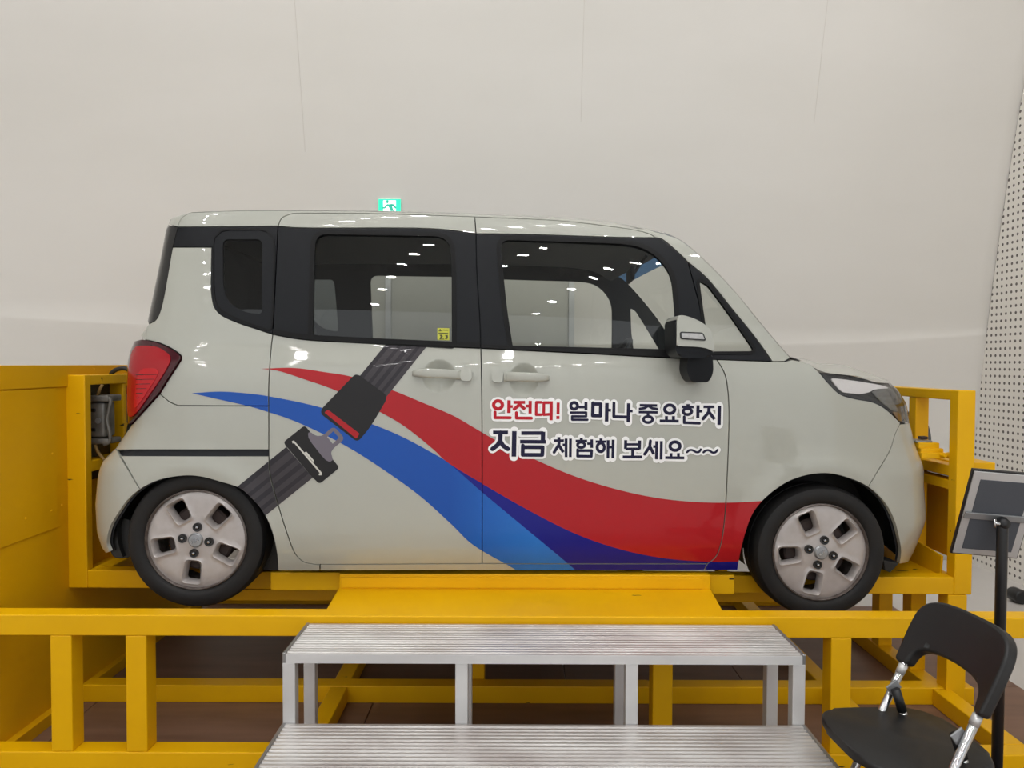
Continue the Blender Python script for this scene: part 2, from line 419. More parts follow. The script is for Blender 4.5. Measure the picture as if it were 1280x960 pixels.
# downlights in rows along the hall ceiling
lamp_rows = [(-3.4, 0.6), (-0.8, 0.0), (1.3, 0.7), (3.2, 0.3), (5.3, 0.9)]
ring_me = None
for (lx, ph) in lamp_rows:
    for k in range(12):
        ly = 0.6 - ph - 1.2 * k
        e = empty('downlight', (lx + 0.26 * (ly - 0.6), ly, 7.5))
        side = {-3.4: 'far left', -0.8: 'left of centre', 1.3: 'right of centre', 3.2: 'right of the car front', 5.3: 'far right'}[lx]
        tag(e, 'round recessed ceiling downlight in the row %s' % side, 'downlight', 'ceiling downlights in the row %s' % side)
        if ring_me is None:
            mb = MB(); mb.lathe([(0.13, 0.0), (0.13, -0.012), (0.10, -0.018), (0.10, 0.0)], (0, 0, 0), 'Z', 24, True); ring_me = mb.mesh('downlight_ring')
            mb = MB(); mb.lathe([(0.0, -0.008), (0.10, -0.008), (0.10, 0.0), (0, 0)], (0, 0, 0), 'Z', 24); lens_me = mb.mesh('downlight_lens')
            ring_me.materials.append(MT['lamp_ring']); lens_me.materials.append(MT['lamp_on'])
        link('trim_ring', ring_me, None, e); link('lens', lens_me, None, e)

# emergency exit sign on the back wall
c = atY(487, 259, 2.30)
e = empty('exit_sign', tuple(c)); tag(e, 'lit green emergency exit sign with running figure above the car roof', 'sign')
sx = 14.3 * (2.30 + 2.843) / FPX; sz = 0.062
mb = MB(); mb.box(-sx, sx, 0.004, 0.075, -sz, sz, 0.004); mb.build('housing', 'sign_body', e)
mb = MB(); mb.box(-sx + 0.003, sx - 0.003, 0.0, 0.006, -sz + 0.004, sz - 0.004); mb.build('green_face', 'sign_green', e)
mb = MB(); mb.box(-sx * 0.55, sx * 0.55, -0.003, 0.002, -sz + 0.006, sz - 0.014); mb.build('white_panel', 'sign_white', e)
mb = MB(); y = -0.0055
def flat(pts): mb.prism([(a * 1.25, y, b * 1.25) for a, b in pts], (0, 0.002, 0))
flat([(-0.012 + 0.0085 * math.cos(t), 0.03 + 0.0085 * math.sin(t)) for t in np.linspace(0, 2 * math.pi, 13)[:-1]])
flat([(-0.014, 0.016), (0.012, 0.017), (0.02, -0.012), (0.004, -0.014)])
flat([(-0.012, 0.019), (-0.009, 0.010), (-0.026, -0.009), (-0.042, -0.009), (-0.042, 0.0), (-0.030, 0.0)])
flat([(0.008, 0.018), (0.024, 0.017), (0.041, -0.004), (0.033, -0.009), (0.018, 0.007), (0.008, 0.008)])
flat([(0.006, -0.012), (0.02, -0.012), (0.014, -0.03), (-0.012, -0.05), (-0.017, -0.045), (0.004, -0.028)])
flat([(0.012, -0.012), (0.02, -0.012), (0.034, -0.032), (0.03, -0.052), (0.023, -0.052), (0.026, -0.034)])
mb.build('running_figure', 'sign_man', e)

# grey partition with aluminium posts between the car and the wall (seen through the windows)
e = empty('partition_screen', (-0.6, 2.05, 0)); tag(e, 'grey partition screen with pale posts, seen through the car windows', 'screen')
o3 = (-0.6, 2.05, 0)
xe = [atY(380, 400, 2.05)[0], atY(486, 400, 2.05)[0], atY(612, 400, 2.05)[0], atY(714, 400, 2.05)[0]]
for i in range(3):
    mb = MB(o3); mb.box(xe[i] + 0.02, xe[i + 1] - 0.02, 2.035, 2.065, 0.25, 2.2, 0.003); mb.build('panel', 'partition', e)
for i, x in enumerate(xe):
    mb = MB(o3); mb.box(x - 0.02, x + 0.02, 2.02, 2.08, 0.0, 2.22, 0.003); mb.build('post', 'alu', e)
    mb = MB(o3); mb.box(x - 0.03, x + 0.03, 1.85, 2.2, -0.012, 0.02, 0.004); mb.build('foot', 'alu', e)

# ================================================================== STEEL BASE FRAME (fixed)
YN0, YN1 = -0.275, -0.20
def zy(py, Y, px=640): return atY(px, py, Y)[2]
def xy_(px, Y, py=700): return atY(px, py, Y)[0]
base = empty('base_frame', (0, 0.5, 0)); bo = (0, 0.5, 0)
tag(base, 'long fixed yellow steel base frame standing on the floor below the car', 'steel frame')
ztb, zbb = zy(770.5, YN0), zy(796.5, YN0)
def member(name, x0, x1, y0, y1, z0, z1, par=base, off=bo, m='yellow', bev=0.004):
    mb = MB(off); mb.box(x0, x1, y0, y1, z0, z1, bev, 2); return mb.build(name, m, par)
member('top_beam', -2.6, 2.9, YN0, YN1, zbb, ztb)
member('bottom_rail', -2.6, 2.9, YN0, YN1, 0.0, 0.075)
for (a, b) in ((63, 89.5), (157, 183), (816, 841), (1038.5, 1064)):
    x0 = xy_(a, YN0, 860); x1 = xy_(b, YN0, 860)
    member('post', x0, x1, YN0 + 0.001, YN1 - 0.001, 0.075, zbb)
YR = atZ(640, 879.5, 0.0)[1]
member('cross_rail', -1.9, xy_(1218, YR, 870), YR, YR + 0.075, 0.0, 0.077)
# rails running back on the floor
for xc in (-0.76, 1.42, 1.9):
    member('floor_rail', xc - 0.0375, xc + 0.0375, (YR + 0.076) if xc > 1.5 else YN1 + 0.001, 1.55, 0.0, 0.074) if xc > 1.5 else (
        member('floor_rail', xc - 0.0375, xc + 0.0375, YN1 + 0.001, YR - 0.001, 0.0, 0.074), member('floor_rail', xc - 0.0375, xc + 0.0375, YR + 0.076, 1.55, 0.0, 0.074))
member('floor_rail', 1.9 - 0.0375, 1.9 + 0.0375, YN1 + 0.001, YR - 0.001, 0.0, 0.074)
member('back_rail', -1.9, 2.0, 1.551, 1.62, 0.0, 0.074)
ZRB = zy(743.5, 0.245, 1180) - 0.001
for (a, b, Y) in ((1185, 1209, 0.245), (1139, 1158, 0.455), (1099, 1116, 0.735)):
    x0 = xy_(a, Y, 760); x1 = xy_(b, Y, 760)
    member('support_post', x0, x1, Y, Y + 0.075, 0.0 if Y < 0.26 else 0.074, ZRB)
member('support_post', -0.20, -0.12, YR + 0.08, YR + 0.155, 0.0, 0.50)
member('support_post', 0.70, 0.78, 1.35, 1.425, 0.0, 0.55)
member('support_post', -0.80, -0.72, 1.35, 1.425, 0.074, 0.55)
# ledge plate between the near beam and the cradle
pA = atY(408.3, 763, YN1); pB = atY(903, 766, YN1)
YL = 0.055
zl = zy(736, YL); xl0 = xy_(424, YL, 736); xl1 = xy_(888, YL, 736)
mb = MB(bo)
mb.hexa([(pA[0], YN1 + 0.001, ztb - 0.012), (pB[0], YN1 + 0.001, ztb - 0.012), (xl1, YL, zl - 0.006), (xl0, YL, zl - 0.006),
         (pA[0], YN1 + 0.001, ztb - 0.003), (pB[0], YN1 + 0.001, ztb - 0.003), (xl1, YL, zl), (xl0, YL, zl)])
mb.build('ledge_plate', 'yellow', base)
member('ledge_beam', xl0, xl1, YL, YL + 0.06, zl - 0.02, zy(718, YL))
member('ledge_strip', xl0 + 0.01, xl1 - 0.03, YL - 0.004, YL, zl + 0.004, zy(722, YL), bev=0.001)
member('ledge_bracket', xy_(338, 0.10, 727), xl0 - 0.002, 0.10, 0.16, zy(739, 0.10), zy(716.5, 0.10))
member('ledge_bracket', xl1 + 0.002, xy_(918, 0.10, 727), 0.10, 0.16, zy(742, 0.10), zy(718, 0.10))
member('inner_beam', -1.5, 1.6, 0.42, 0.49, zy(752, 0.42), zy(738, 0.42))

# ------------------------------------------------------------------ left yellow housing
hx = -1.93
hs = empty('machine_housing', (hx - 0.3, 0.3, 0)); ho = (hx - 0.3, 0.3, 0)
tag(hs, 'tall yellow sheet steel machine housing at the left behind the car', 'housing')
ztop = atX(60, 456.5, hx)[2]
zband = atX(40, 485.5, hx)[2]
member('side_sheet', hx - 0.012, hx - 0.004, -0.19, 1.5, 0.0, zband, hs, ho, 'yellow_dull', 0.002)
member('top_band', hx - 0.05, hx + 0.004, -0.195, 1.52, zband, ztop, hs, ho, 'yellow_dull', 0.003)
member('body', hx - 0.6, hx - 0.013, -0.15, 1.5, 0.0, ztop - 0.02, hs, ho, 'yellow_dull', 0.004)
member('base_channel', hx - 0.004, hx + 0.03, -0.19, 1.5, 0.0, 0.05, hs, ho, 'yellow_dull', 0.002)
yv = atX(76, 560, hx)[1]
p0 = atX(0, 679, hx); p1 = atX(71, 659, hx)
mb = MB(ho)
zb0, zb1 = p0[2], p1[2]
mb.prism([(hx - 0.004, -0.19, zb0 - 0.02), (hx - 0.004, yv - 0.03, zb1), (hx - 0.004, yv - 0.03, zband - 0.004), (hx - 0.004, -0.19, zband - 0.004)], (0.006, 0, 0), 0.001, 1)
mb.build('access_cover', 'yellow_dull', hs)
for (a, b) in ((66, 567), (65, 638.5), (32.5, 648), (78, 631), (117.5, 461.2)):
    p = atX(a, b, hx + 0.004)
    mb = MB(ho); mb.lathe([(0.005, 0), (0.004, 0.003), (0, 0.004)], (0, 0, 0), 'Z', 10)
    bmesh.ops.rotate(mb.bm, verts=mb.bm.verts, cent=(0, 0, 0), matrix=Matrix.Rotation(R(90), 3, 'Y')); bmesh.ops.translate(mb.bm, verts=mb.bm.verts, vec=(hx + (0.0015 if b > 470 else 0.003), p[1], p[2]))
    mb.build('rivet', 'yellow', hs)

# ------------------------------------------------------------------ cradle that carries the car
cr_e = empty('car_cradle', (0, 0.8, 0.6)); co = (0, 0.8, 0.6)
tag(cr_e, 'yellow steel cradle with tall end frames holding the car up', 'steel frame')
YC = 0.245
LX0, LX1 = xy_(83, YC, 600), xy_(107.5, YC, 600)
RX0, RX1 = xy_(1195.5, YC, 610), xy_(1217.5, YC, 610)
zLt = zy(468.5, YC, 95); zRt = zy(488, YC, 1210)
zl0, zl1 = zy(735, YC, 120), zy(713, YC, 120)
zr0, zr1 = zy(743.5, YC, 1180), zy(722, YC, 1180)
def cm(name, *a, **k): return member(name, *a, par=cr_e, off=co, **k)
cm('end_post', LX0, LX1, YC, YC + 0.045, zl0, zLt)
cm('end_post', RX0, RX1, YC, YC + 0.06, zr0, zRt)
# sloping side beam below the sill
mb = MB(co); mb.hexa([(LX1, YC + 0.002, zl0), (RX0, YC + 0.002, zr0), (RX0, YC + 0.07, zr0), (LX1, YC + 0.07, zl0), (LX1, YC + 0.002, zl1), (RX0, YC + 0.002, zr1), (RX0, YC + 0.07, zr1), (LX1, YC + 0.07, zl1)], 0.004)
mb.build('side_beam', 'yellow', cr_e)
mb = MB(co); mb.hexa([(LX1, 1.26, zl0), (RX0, 1.26, zr0), (RX0, 1.33, zr0), (LX1, 1.33, zl0), (LX1, 1.26, zl1), (RX0, 1.26, zr1), (RX0, 1.33, zr1), (LX1, 1.33, zl1)], 0.004)
mb.build('side_beam', 'yellow', cr_e)
cm('end_post', LX0, LX1, 1.285, 1.33, zl0, zLt); cm('end_post', RX0, RX1, 1.27, 1.33, zr0, zRt)
# end frames: top, middle and bottom beams running back
for (x0, x1, zt, zb, zm, zm2, d0) in ((LX0, LX1, zLt, zl0, zy(578, YC, 120), zy(592, YC, 120), 0.045), (RX0, RX1, zRt, zr0, zy(603, YC, 1188), zy(615, YC, 1188), 0.06)):
    cm('top_beam', x0 + 0.002, x1 - 0.002, YC + d0, 1.285 if x0 < 0 else 1.27, zt - 0.045, zt - 0.001)
    cm('middle_beam', x0 + 0.004, x1 - 0.004, YC + d0, 1.285 if x0 < 0 else 1.27, zm2, zm)
    cm('bottom_beam', x0 + 0.002, x1 - 0.002, YC + d0, 1.285 if x0 < 0 else 1.27, zb, zb + 0.05)
# second posts
pa, pb = atY(142, 520, 0.40), atY(1153, 520, 0.43)
cm('inner_post', LX0 + 0.006, LX1 - 0.006, 0.56, 0.62, zl0 + 0.05, zLt - 0.045)
cm('inner_post', RX0 + 0.006, RX1 - 0.006, 0.58, 0.64, zr0 + 0.05, zRt - 0.045)
cm('shelf_beam', RX0 + 0.07, RX1 + 0.16, YC + 0.10, 1.2, zy(590, 0.35, 1180) - 0.03, zy(578, 0.35, 1180))
cm('upper_rail', RX0 + 0.004, RX1 - 0.004, YC + 0.06, 0.58, zy(591, 0.4, 1180), zy(578, 0.4, 1180))
cm('side_sheet', RX1 + 0.05, RX1 + 0.06, YC + 0.12, 1.3, zr0 + 0.1, zm2 if False else zy(612, 0.3, 1180), m='yellow_dull')
cm('floor_sheet', RX0 - 0.28, RX0, YC + 0.08, 1.3, zr1 - 0.02, zr1 - 0.012)
mb = MB(co); mb.bar((RX0 - 0.01, YC + 0.08, zr1 + 0.02), (RX0 - 0.02, 1.1, zr1 + 0.1), 0.01, 0.11); mb.build('gusset_plate', 'yellow', cr_e)
cm('cross_beam', LX1 + 0.0, LX1 + 0.07, YC + 0.071, 1.259, zl0, zl1)
cm('cross_beam', RX0 - 0.36, RX0 - 0.29, YC + 0.071, 1.259, zr0, zr1)
for x in (-0.45, 0.55):
    z0 = zl0 + (zr0 - zl0) * (x - LX1) / (RX0 - LX1); z1 = zl1 + (zr1 - zl1) * (x - LX1) / (RX0 - LX1)
    cm('cross_beam', x - 0.04, x + 0.04, YC + 0.071, 1.259, z0, z1)
CR_SUP = (zl1, zr1, LX1, RX0)
# clamp device beside the left end frame
dv = empty('clamp_motor', (LX0 + 0.02, 0.42, 1.2)); do_ = (LX0 + 0.02, 0.42, 1.2)
tag(dv, 'grey cast metal gear unit behind the left yellow post', 'motor')
Yd = 0.36
def pd(px, py): return atY(px, py, Yd)
a, b = pd(110, 503), pd(131, 547)
mb = MB(do_); mb.box(a[0], b[0], Yd, Yd + 0.09, b[2], a[2], 0.012, 3); mb.build('body', 'grey_cast', dv, auto=40)
for (t0, t1) in ((494, 502), (548, 555)):
    a, b = pd(109, t0), pd(137, t1); mb = MB(do_); mb.box(a[0], b[0], Yd - 0.01, Yd + 0.10, b[2], a[2], 0.006, 2); mb.build('flange', 'grey_cast', dv, auto=40)
for t0 in (510.5, 535):
    a, b = pd(111, t0), pd(119.5, t0 + 4.5); mb = MB(do_); mb.box(a[0], b[0], Yd - 0.004, Yd + 0.02, b[2], a[2], 0.003); mb.build('slot', 'lug_black', dv)
p = pd(123, 526); mb = MB(do_); mb.lathe([(0.013, -0.004), (0.013, 0.01)], tuple(p), 'Y', 16); mb.build('boss', 'bracket', dv)
mb = MB(do_); q = [pd(133, 495), pd(138, 500), pd(137, 510), pd(134, 525), pd(137, 540), pd(137, 552), pd(130, 556)]
mb.tube([tuple(v) for v in catmull([tuple(k) for k in q], 4)], 0.008, 8); mb.build('side_loop', 'grey_cast', dv, smooth=True)
Yh = 0.50
def ph_(px, py): return atY(px, py, Yh)
ho2 = tuple(ph_(150, 470)); hz_e = empty('black_hose', ho2)
tag(hz_e, 'black arched hose above the left end frame beside the tail lamp', 'hose')
mb = MB(ho2); q = [ph_(136, 474), ph_(141, 465), ph_(149, 461), ph_(158, 461), ph_(164, 466), ph_(166, 474)]
mb.tube([tuple(v) for v in catmull([tuple(k) for k in q], 5)], 0.010, 10); mb.build('hose', 'hose', hz_e, smooth=True)
ho4 = tuple(pd(124, 570)); cb = empty('tan_cables', ho4); tag(cb, 'tan cables at the grey gear unit behind the left post', 'cable')
mb = MB(ho4); q = [pd(122, 494), pd(125, 486), pd(128, 481)]; mb.tube([tuple(k) for k in q], 0.007, 8); mb.build('cable', 'cable', cb, smooth=True)
mb = MB(ho4); q = [pd(119, 556), pd(123, 566), pd(129, 573), pd(134, 580)]; mb.tube([tuple(v) for v in catmull([tuple(k) for k in q], 4)], 0.007, 8); mb.build('cable', 'cable', cb, smooth=True)
a_, b_ = atX(112, 476, hx + 0.006), atX(152, 600, hx + 0.006)
member('opening_shade_plate', hx + 0.003, hx + 0.006, a_[1] - 0.03, b_[1] + 0.1, zy(600, 0.4, 125), zy(480, 0.4, 125), hs, ho, 'lug_black', 0.001)  # flat black plate: the shade inside an opening, put into its colour
# bearing block on the right shelf
zsh = zy(578, 0.4, 1180)
bk = empty('bearing_block', (RX0 + 0.1, 0.5, zsh)); ob = (RX0 + 0.1, 0.5, zsh)
tag(bk, 'yellow bearing block with bolts on the right end shelf', 'bearing')
Yb = 0.33
def pb_(px, py): return atY(px, py, Yb)
def bb(name, p0, p1, d, m='yellow', y0=0.0):
    a, b = pb_(*p0), pb_(*p1); mb = MB(ob); mb.box(a[0], b[0], Yb + y0, Yb + y0 + d, b[2], a[2], 0.004); return mb.build(name, m, bk)
bb('lower_block', (1152, 566), (1182, 573.5), 0.15); bb('middle_block', (1153, 561), (1181.5, 567), 0.12, y0=0.01); bb('upper_block', (1152, 554), (1178, 561.5), 0.1, y0=0.02)
bb('cap_plate', (1150, 551.5), (1171, 554.5), 0.08, 'bracket', 0.03); bb('nut', (1159.5, 547), (1168.5, 551), 0.03, 'dark_steel', 0.05)
for px, r_ in ((1177, 0.009), (1185, 0.014)):
    p = pb_(px, 569); mb = MB(ob); mb.lathe([(r_ * 0.7, -0.03), (r_, -0.022), (r_, 0.0)], (p[0], Yb, p[2]), 'Y', 12); mb.build('bolt', 'yellow', bk)
Yw = 0.68
mw = atY(1140, 560, Yw); rr = abs(atY(1164, 560, Yw)[0] - mw[0])
mb = MB(); zc_ = atY(1145, 552, Yw)[2]; zt_ = atY(1150, 515, Yw)[2]
mb.prism([(mw[0] + rr * math.cos(t), Yw, zc_ + (zt_ - zc_) * math.sin(t)) for t in np.linspace(0, math.pi, 24)] + [(mw[0] - rr, Yw, zsh - 0.03), (mw[0] + rr, Yw, zsh - 0.03)], (0, 0.12, 0), 0.008)
tag(mb.build('motor_cover', 'bluegrey'), 'blue grey rounded motor cover behind the front of the car', 'cover')

# ================================================================== THE CAR
YAW = R(2.0)
HW = 0.8                                   # half width, centre plane at local Y = 0.8
cy, sy = math.cos(YAW), math.sin(YAW)
def to_world(P):
    P = np.asarray(P, float); return np.stack([P[..., 0] * cy - P[..., 1] * sy, P[..., 0] * sy + P[..., 1] * cy, P[..., 2]], -1)
ZB = 0.50
car_loc = to_world(np.array([0.0, HW, ZB]))
car = empty('car', tuple(car_loc), YAW)
tag(car, 'cream boxy compact car with red and blue stripes and seat belt graphic on its side', 'car')
COFF = (0.0, HW, ZB)

# plan contour (X, inset) from rear centre to front centre
rear_pts = [(-1.2, 0.0), (-1.35, 0.004), (-1.5, 0.018), (-1.61, 0.055), (-1.685, 0.13), (-1.725, 0.26), (-1.742, 0.5), (-1.745, 0.8)]
front_pts = [(1.0, 0.0), (1.2, 0.006), (1.4, 0.03), (1.56, 0.085), (1.67, 0.165), (1.75, 0.28), (1.80, 0.45), (1.825, 0.64), (1.83, 0.8)]
def dense(pts):
    c = np.array(catmull(pts, 16)); d = np.concatenate([[0], np.cumsum(np.linalg.norm(np.diff(c, axis=0), axis=1))]); return c, d
rc, rd = dense(rear_pts); fc, fd = dense(front_pts)
S_ = np.concatenate([(-1.2 - rd)[::-1], 1.0 + fd]); X_ = np.concatenate([rc[::-1, 0], fc[:, 0]]); I_ = np.concatenate([rc[::-1, 1], fc[:, 1]])
SMIN, SMAX = S_[0], S_[-1]
Tz = np.array(catmull([(0.55, .10), (0.64, .055), (0.72, .022), (0.80, .008), (0.95, .002), (1.15, 0), (1.35, .002), (1.43, .006), (1.49, .015), (1.54, .029), (1.57, .037), (1.7, .057), (1.9, .092), (2.0, .114), (2.06, .132), (2.10, .152), (2.125, .176), (2.14, .215)], 10))
BELT = 1.56
sil_top = [(205, 268), (239, 265.5), (287, 263.5), (350, 263), (460, 264), (600, 268), (675, 271.5), (750, 277), (800, 285)]
zt_x = []; zt_z = []
for a, b in sil_top:
    p = atY(a, b, 0.22); zt_x.append(p[0]); zt_z.append(p[2])
zt_x = np.array(zt_x); zt_z = np.array(zt_z)
KZ = np.linspace(0.55, 2.2, 121); KF = np.ones(121); KR = np.ones(121)
WHEEL_R = [None, None]
def surf(s, z, local=False):
    s = np.asarray(s, float); z = np.asarray(z, float)
    X0 = np.interp(s, S_, X_); I = np.interp(s, S_, I_)
    kf = np.interp(z, KZ, KF); kr = np.interp(z, KZ, KR)
    X = np.where(X0 > 1.0, 1.0 + (X0 - 1.0) * kf, np.where(X0 < -1.2, -1.2 + (X0 + 1.2) * kr, X0))
    zt = np.interp(X, zt_x, zt_z)
    ze = np.where(z > BELT, BELT + (z - BELT) * (2.14 - BELT) / (zt - BELT), z)
    T = np.interp(ze, Tz[:, 0], Tz[:, 1])
    T = np.where(ze > 2.14, 0.215 + (ze - 2.14) * 2.5, T)
    Y = I + T * (1 - I / HW)
    for W in WHEEL_R:
        if W is not None:
            r = np.hypot(X - W[0], z - W[1]); Y = Y - 0.010 * np.exp(-((r - W[2]) / 0.05) ** 2) * (I < 0.5)
    for (hx_, hz_, ra, rb, dep) in DISH:
        q = ((X - hx_) / ra) ** 2 + ((z - hz_) / rb) ** 2; Y = Y + dep * np.clip(1 - q, 0, 1) ** 1.3
    return np.stack([X, Y, z], -1)
DISH = []
# fit the end shapes to the outline
rear_sil = [(255, 262), (237, 266), (220, 269.5), (210, 277.5), (207.5, 287), (200, 327), (184.5, 402), (178, 415), (174, 426), (168, 440), (165, 452), (163, 490), (164, 530), (155, 545), (145, 560), (127.5, 577.5), (122.5, 592.5), (119, 630), (121, 665), (127.5, 685), (133, 692), (143, 702), (150, 720), (160, 750)]
front_sil = [(1100, 440), (1104, 470), (1110, 477), (1122, 487), (1133, 505), (1137, 529), (1140, 540), (1142.5, 552.5), (1149, 570), (1155, 585), (1155, 607), (1157.5, 640), (1157, 652), (1144, 685), (1135, 702), (1128, 712), (1115, 740)]
for i, z in enumerate(KZ):
    for side in (0, 1):
        tab = front_sil if side else rear_sil
        ty = np.array([t[1] for t in tab]); tx = np.array([t[0] for t in tab])
        lo, hi = 0.25, 1.7
        ss = np.linspace(1.02, SMAX, 160) if side else np.linspace(SMIN, -1.22, 160)
        for _ in range(26):
            mid = (lo + hi) / 2
            (KF if side else KR)[i] = mid
            K_save = None
            P = proj(to_world(surf(ss, np.full_like(ss, z))))
            j = np.argmax(P[:, 0]) if side else np.argmin(P[:, 0])
            t = np.interp(P[j, 1], ty, tx)
            big = P[j, 0] > t if side else P[j, 0] < t
            if big: hi = mid
            else: lo = mid
        # interpolation at the knot only depends on this knot
KF[KZ > 1.50] = np.interp(1.50, KZ, KF)

def solve(PX):
    PX = np.asarray(PX, float)
    s = (PX[:, 0] - 640) * 2.92 / FPX; z = 1.5 - (PX[:, 1] - 455) * 2.92 / FPX
    e = 1e-4
    for it in range(60):
        p = proj(to_world(surf(s, z))); r = PX - p
        ps = (proj(to_world(surf(s + e, z))) - p) / e; pz = (proj(to_world(surf(s, z + e))) - p) / e
        lam = 60.0
        a = (ps * ps).sum(1) + lam; b = (ps * pz).sum(1); c = (pz * pz).sum(1) + lam
        g0 = (ps * r).sum(1); g1 = (pz * r).sum(1); det = a * c - b * b
        ds = np.clip((c * g0 - b * g1) / det, -0.06, 0.06); dz = np.clip((a * g1 - b * g0) / det, -0.06, 0.06)
        s = np.clip(s + ds, SMIN, SMAX); z = np.clip(z + dz, 0.45, 2.3)
    return np.stack([s, z], -1)
def to_sz(poly, step=9.0, closed=True):
    """pixel outline (or ('s', s, z) entries) -> outline on the body surface"""
    out = []
    n = len(poly)
    for i in range(n if closed else n - 1):
        a, b = poly[i], poly[(i + 1) % n]
        if a[0] == 's' or b[0] == 's' or isinstance(a[0], str): out.append(a)
        else:
            L = math.hypot(b[0] - a[0], b[1] - a[1]); k = max(1, int(math.ceil(L / step)))
            if L < 1e-6: continue
            for j in range(k): out.append((a[0] + (b[0] - a[0]) * j / k, a[1] + (b[1] - a[1]) * j / k))
    if not closed: out.append(poly[-1])
    ix = [i for i, p in enumerate(out) if p[0] != 's']
    res = np.zeros((len(out), 2))
    if ix: res[ix] = solve([out[i] for i in ix])
    for i, p in enumerate(out):
        if p[0] == 's': res[i] = (p[1], p[2])
    return res
def normals(sz):
    e = 2e-4
    a = surf(sz[:, 0] + e, sz[:, 1]) - surf(sz[:, 0] - e, sz[:, 1]); b = surf(sz[:, 0], sz[:, 1] + e) - surf(sz[:, 0], sz[:, 1] - e)
    n = np.cross(a, b); n /= np.linalg.norm(n, axis=1)[:, None] + 1e-12
    return n                                              # points outwards (towards -Y on the near side)
def tri_patch(outer, holes=(), extra=(), h=0.03, refine=()):
    lo = outer.min(0); hi = outer.max(0)
    pts = []; edges = []
    def loop(L):
        k = len(pts); pts.extend([tuple(p) for p in L]); edges.extend([(k + i, k + (i + 1) % len(L)) for i in range(len(L))])
    loop(outer)
    for H in holes: loop(H)
    for E in extra: loop(E)
    gx = np.arange(lo[0] + h / 2, hi[0], h); gz = np.arange(lo[1] + h / 2, hi[1], h)
    G = np.array([(a, b) for a in gx for b in gz]) if len(gx) and len(gz) else np.zeros((0, 2))
    for (a0, a1, b0, b1, hh) in refine:
        if len(G): G = G[~((G[:, 0] > a0) & (G[:, 0] < a1) & (G[:, 1] > b0) & (G[:, 1] < b1))]
        G2 = np.array([(a, b) for a in np.arange(a0, a1, hh) for b in np.arange(b0, b1, hh)]); G = np.concatenate([G, G2]) if len(G) else G2
    if len(G): G = G[pip(G, outer)]
    if len(G):                                            # keep away from the outline
        B = np.array(pts)
        d = np.min(np.linalg.norm(G[:, None, :] - B[None, ::1, :], axis=2), axis=1) if len(G) * len(B) < 6e6 else np.full(len(G), 1)
        G = G[d > 0.006]
    vv = [Vector(p) for p in pts] + [Vector(p) for p in G]
    V, E, F, *_ = delaunay_2d_cdt(vv, edges, [], 0, 1e-6)
    V = np.array([(v.x, v.y) for v in V]); F = np.array([f for f in F if len(f) == 3])
    C = V[F].mean(1)
    k = pip(C, outer)
    for H in holes: k &= ~pip(C, H)
    return V, F[k], C[k]
def mesh_from(name, V, F, N, flatV=None, flatF=None):
    """smooth faces with given normals plus a flat rim"""
    used = np.unique(F); mp = -np.ones(len(V), int); mp[used] = np.arange(len(used))
    V2 = V[used]; N2 = N[used]; F2 = mp[F]
    vs = [tuple(v) for v in V2]; fs = [tuple(int(i) for i in f) for f in F2]; k = len(vs)
    if flatV is not None and len(flatV):
        vs += [tuple(v) for v in flatV]; fs += [tuple(int(i) + k for i in f) for f in flatF]
    me = bpy.data.meshes.new(name); me.from_pydata(vs, [], fs)
    me.polygons.foreach_set('use_smooth', [i < len(F2) for i in range(len(fs))])
    nn = []
    me.update()
    ln = np.zeros((len(me.loops), 3)); li = np.zeros(len(me.loops), int); me.loops.foreach_get('vertex_index', li)
    fn = np.zeros(len(me.polygons) * 3); me.polygons.foreach_get('normal', fn); fn = fn.reshape(-1, 3)
    lp = np.zeros(len(me.loops), int)
    for p in me.polygons: lp[p.loop_start:p.loop_start + p.loop_total] = p.index
    sm = lp < len(F2)
    ln[sm] = N2[li[sm]]; ln[~sm] = fn[lp[~sm]]
    me.normals_split_custom_set([tuple(v) for v in ln])
    return me
def boundary_rim(V3, N3, F, depth):
    ec = {}
    for f in F:
        for a, b in ((f[0], f[1]), (f[1], f[2]), (f[2], f[0])):
            key = (min(a, b), max(a, b)); ec.setdefault(key, []).append((a, b))
    fv = []; ff = []
    for k, l in ec.items():
        if len(l) == 1:
            a, b = l[0]; i = len(fv)
            fv += [V3[b], V3[a], V3[a] - N3[a] * depth, V3[b] - N3[b] * depth]; ff.append((i, i + 1, i + 2, i + 3))
    return np.array(fv), ff
INNER = []
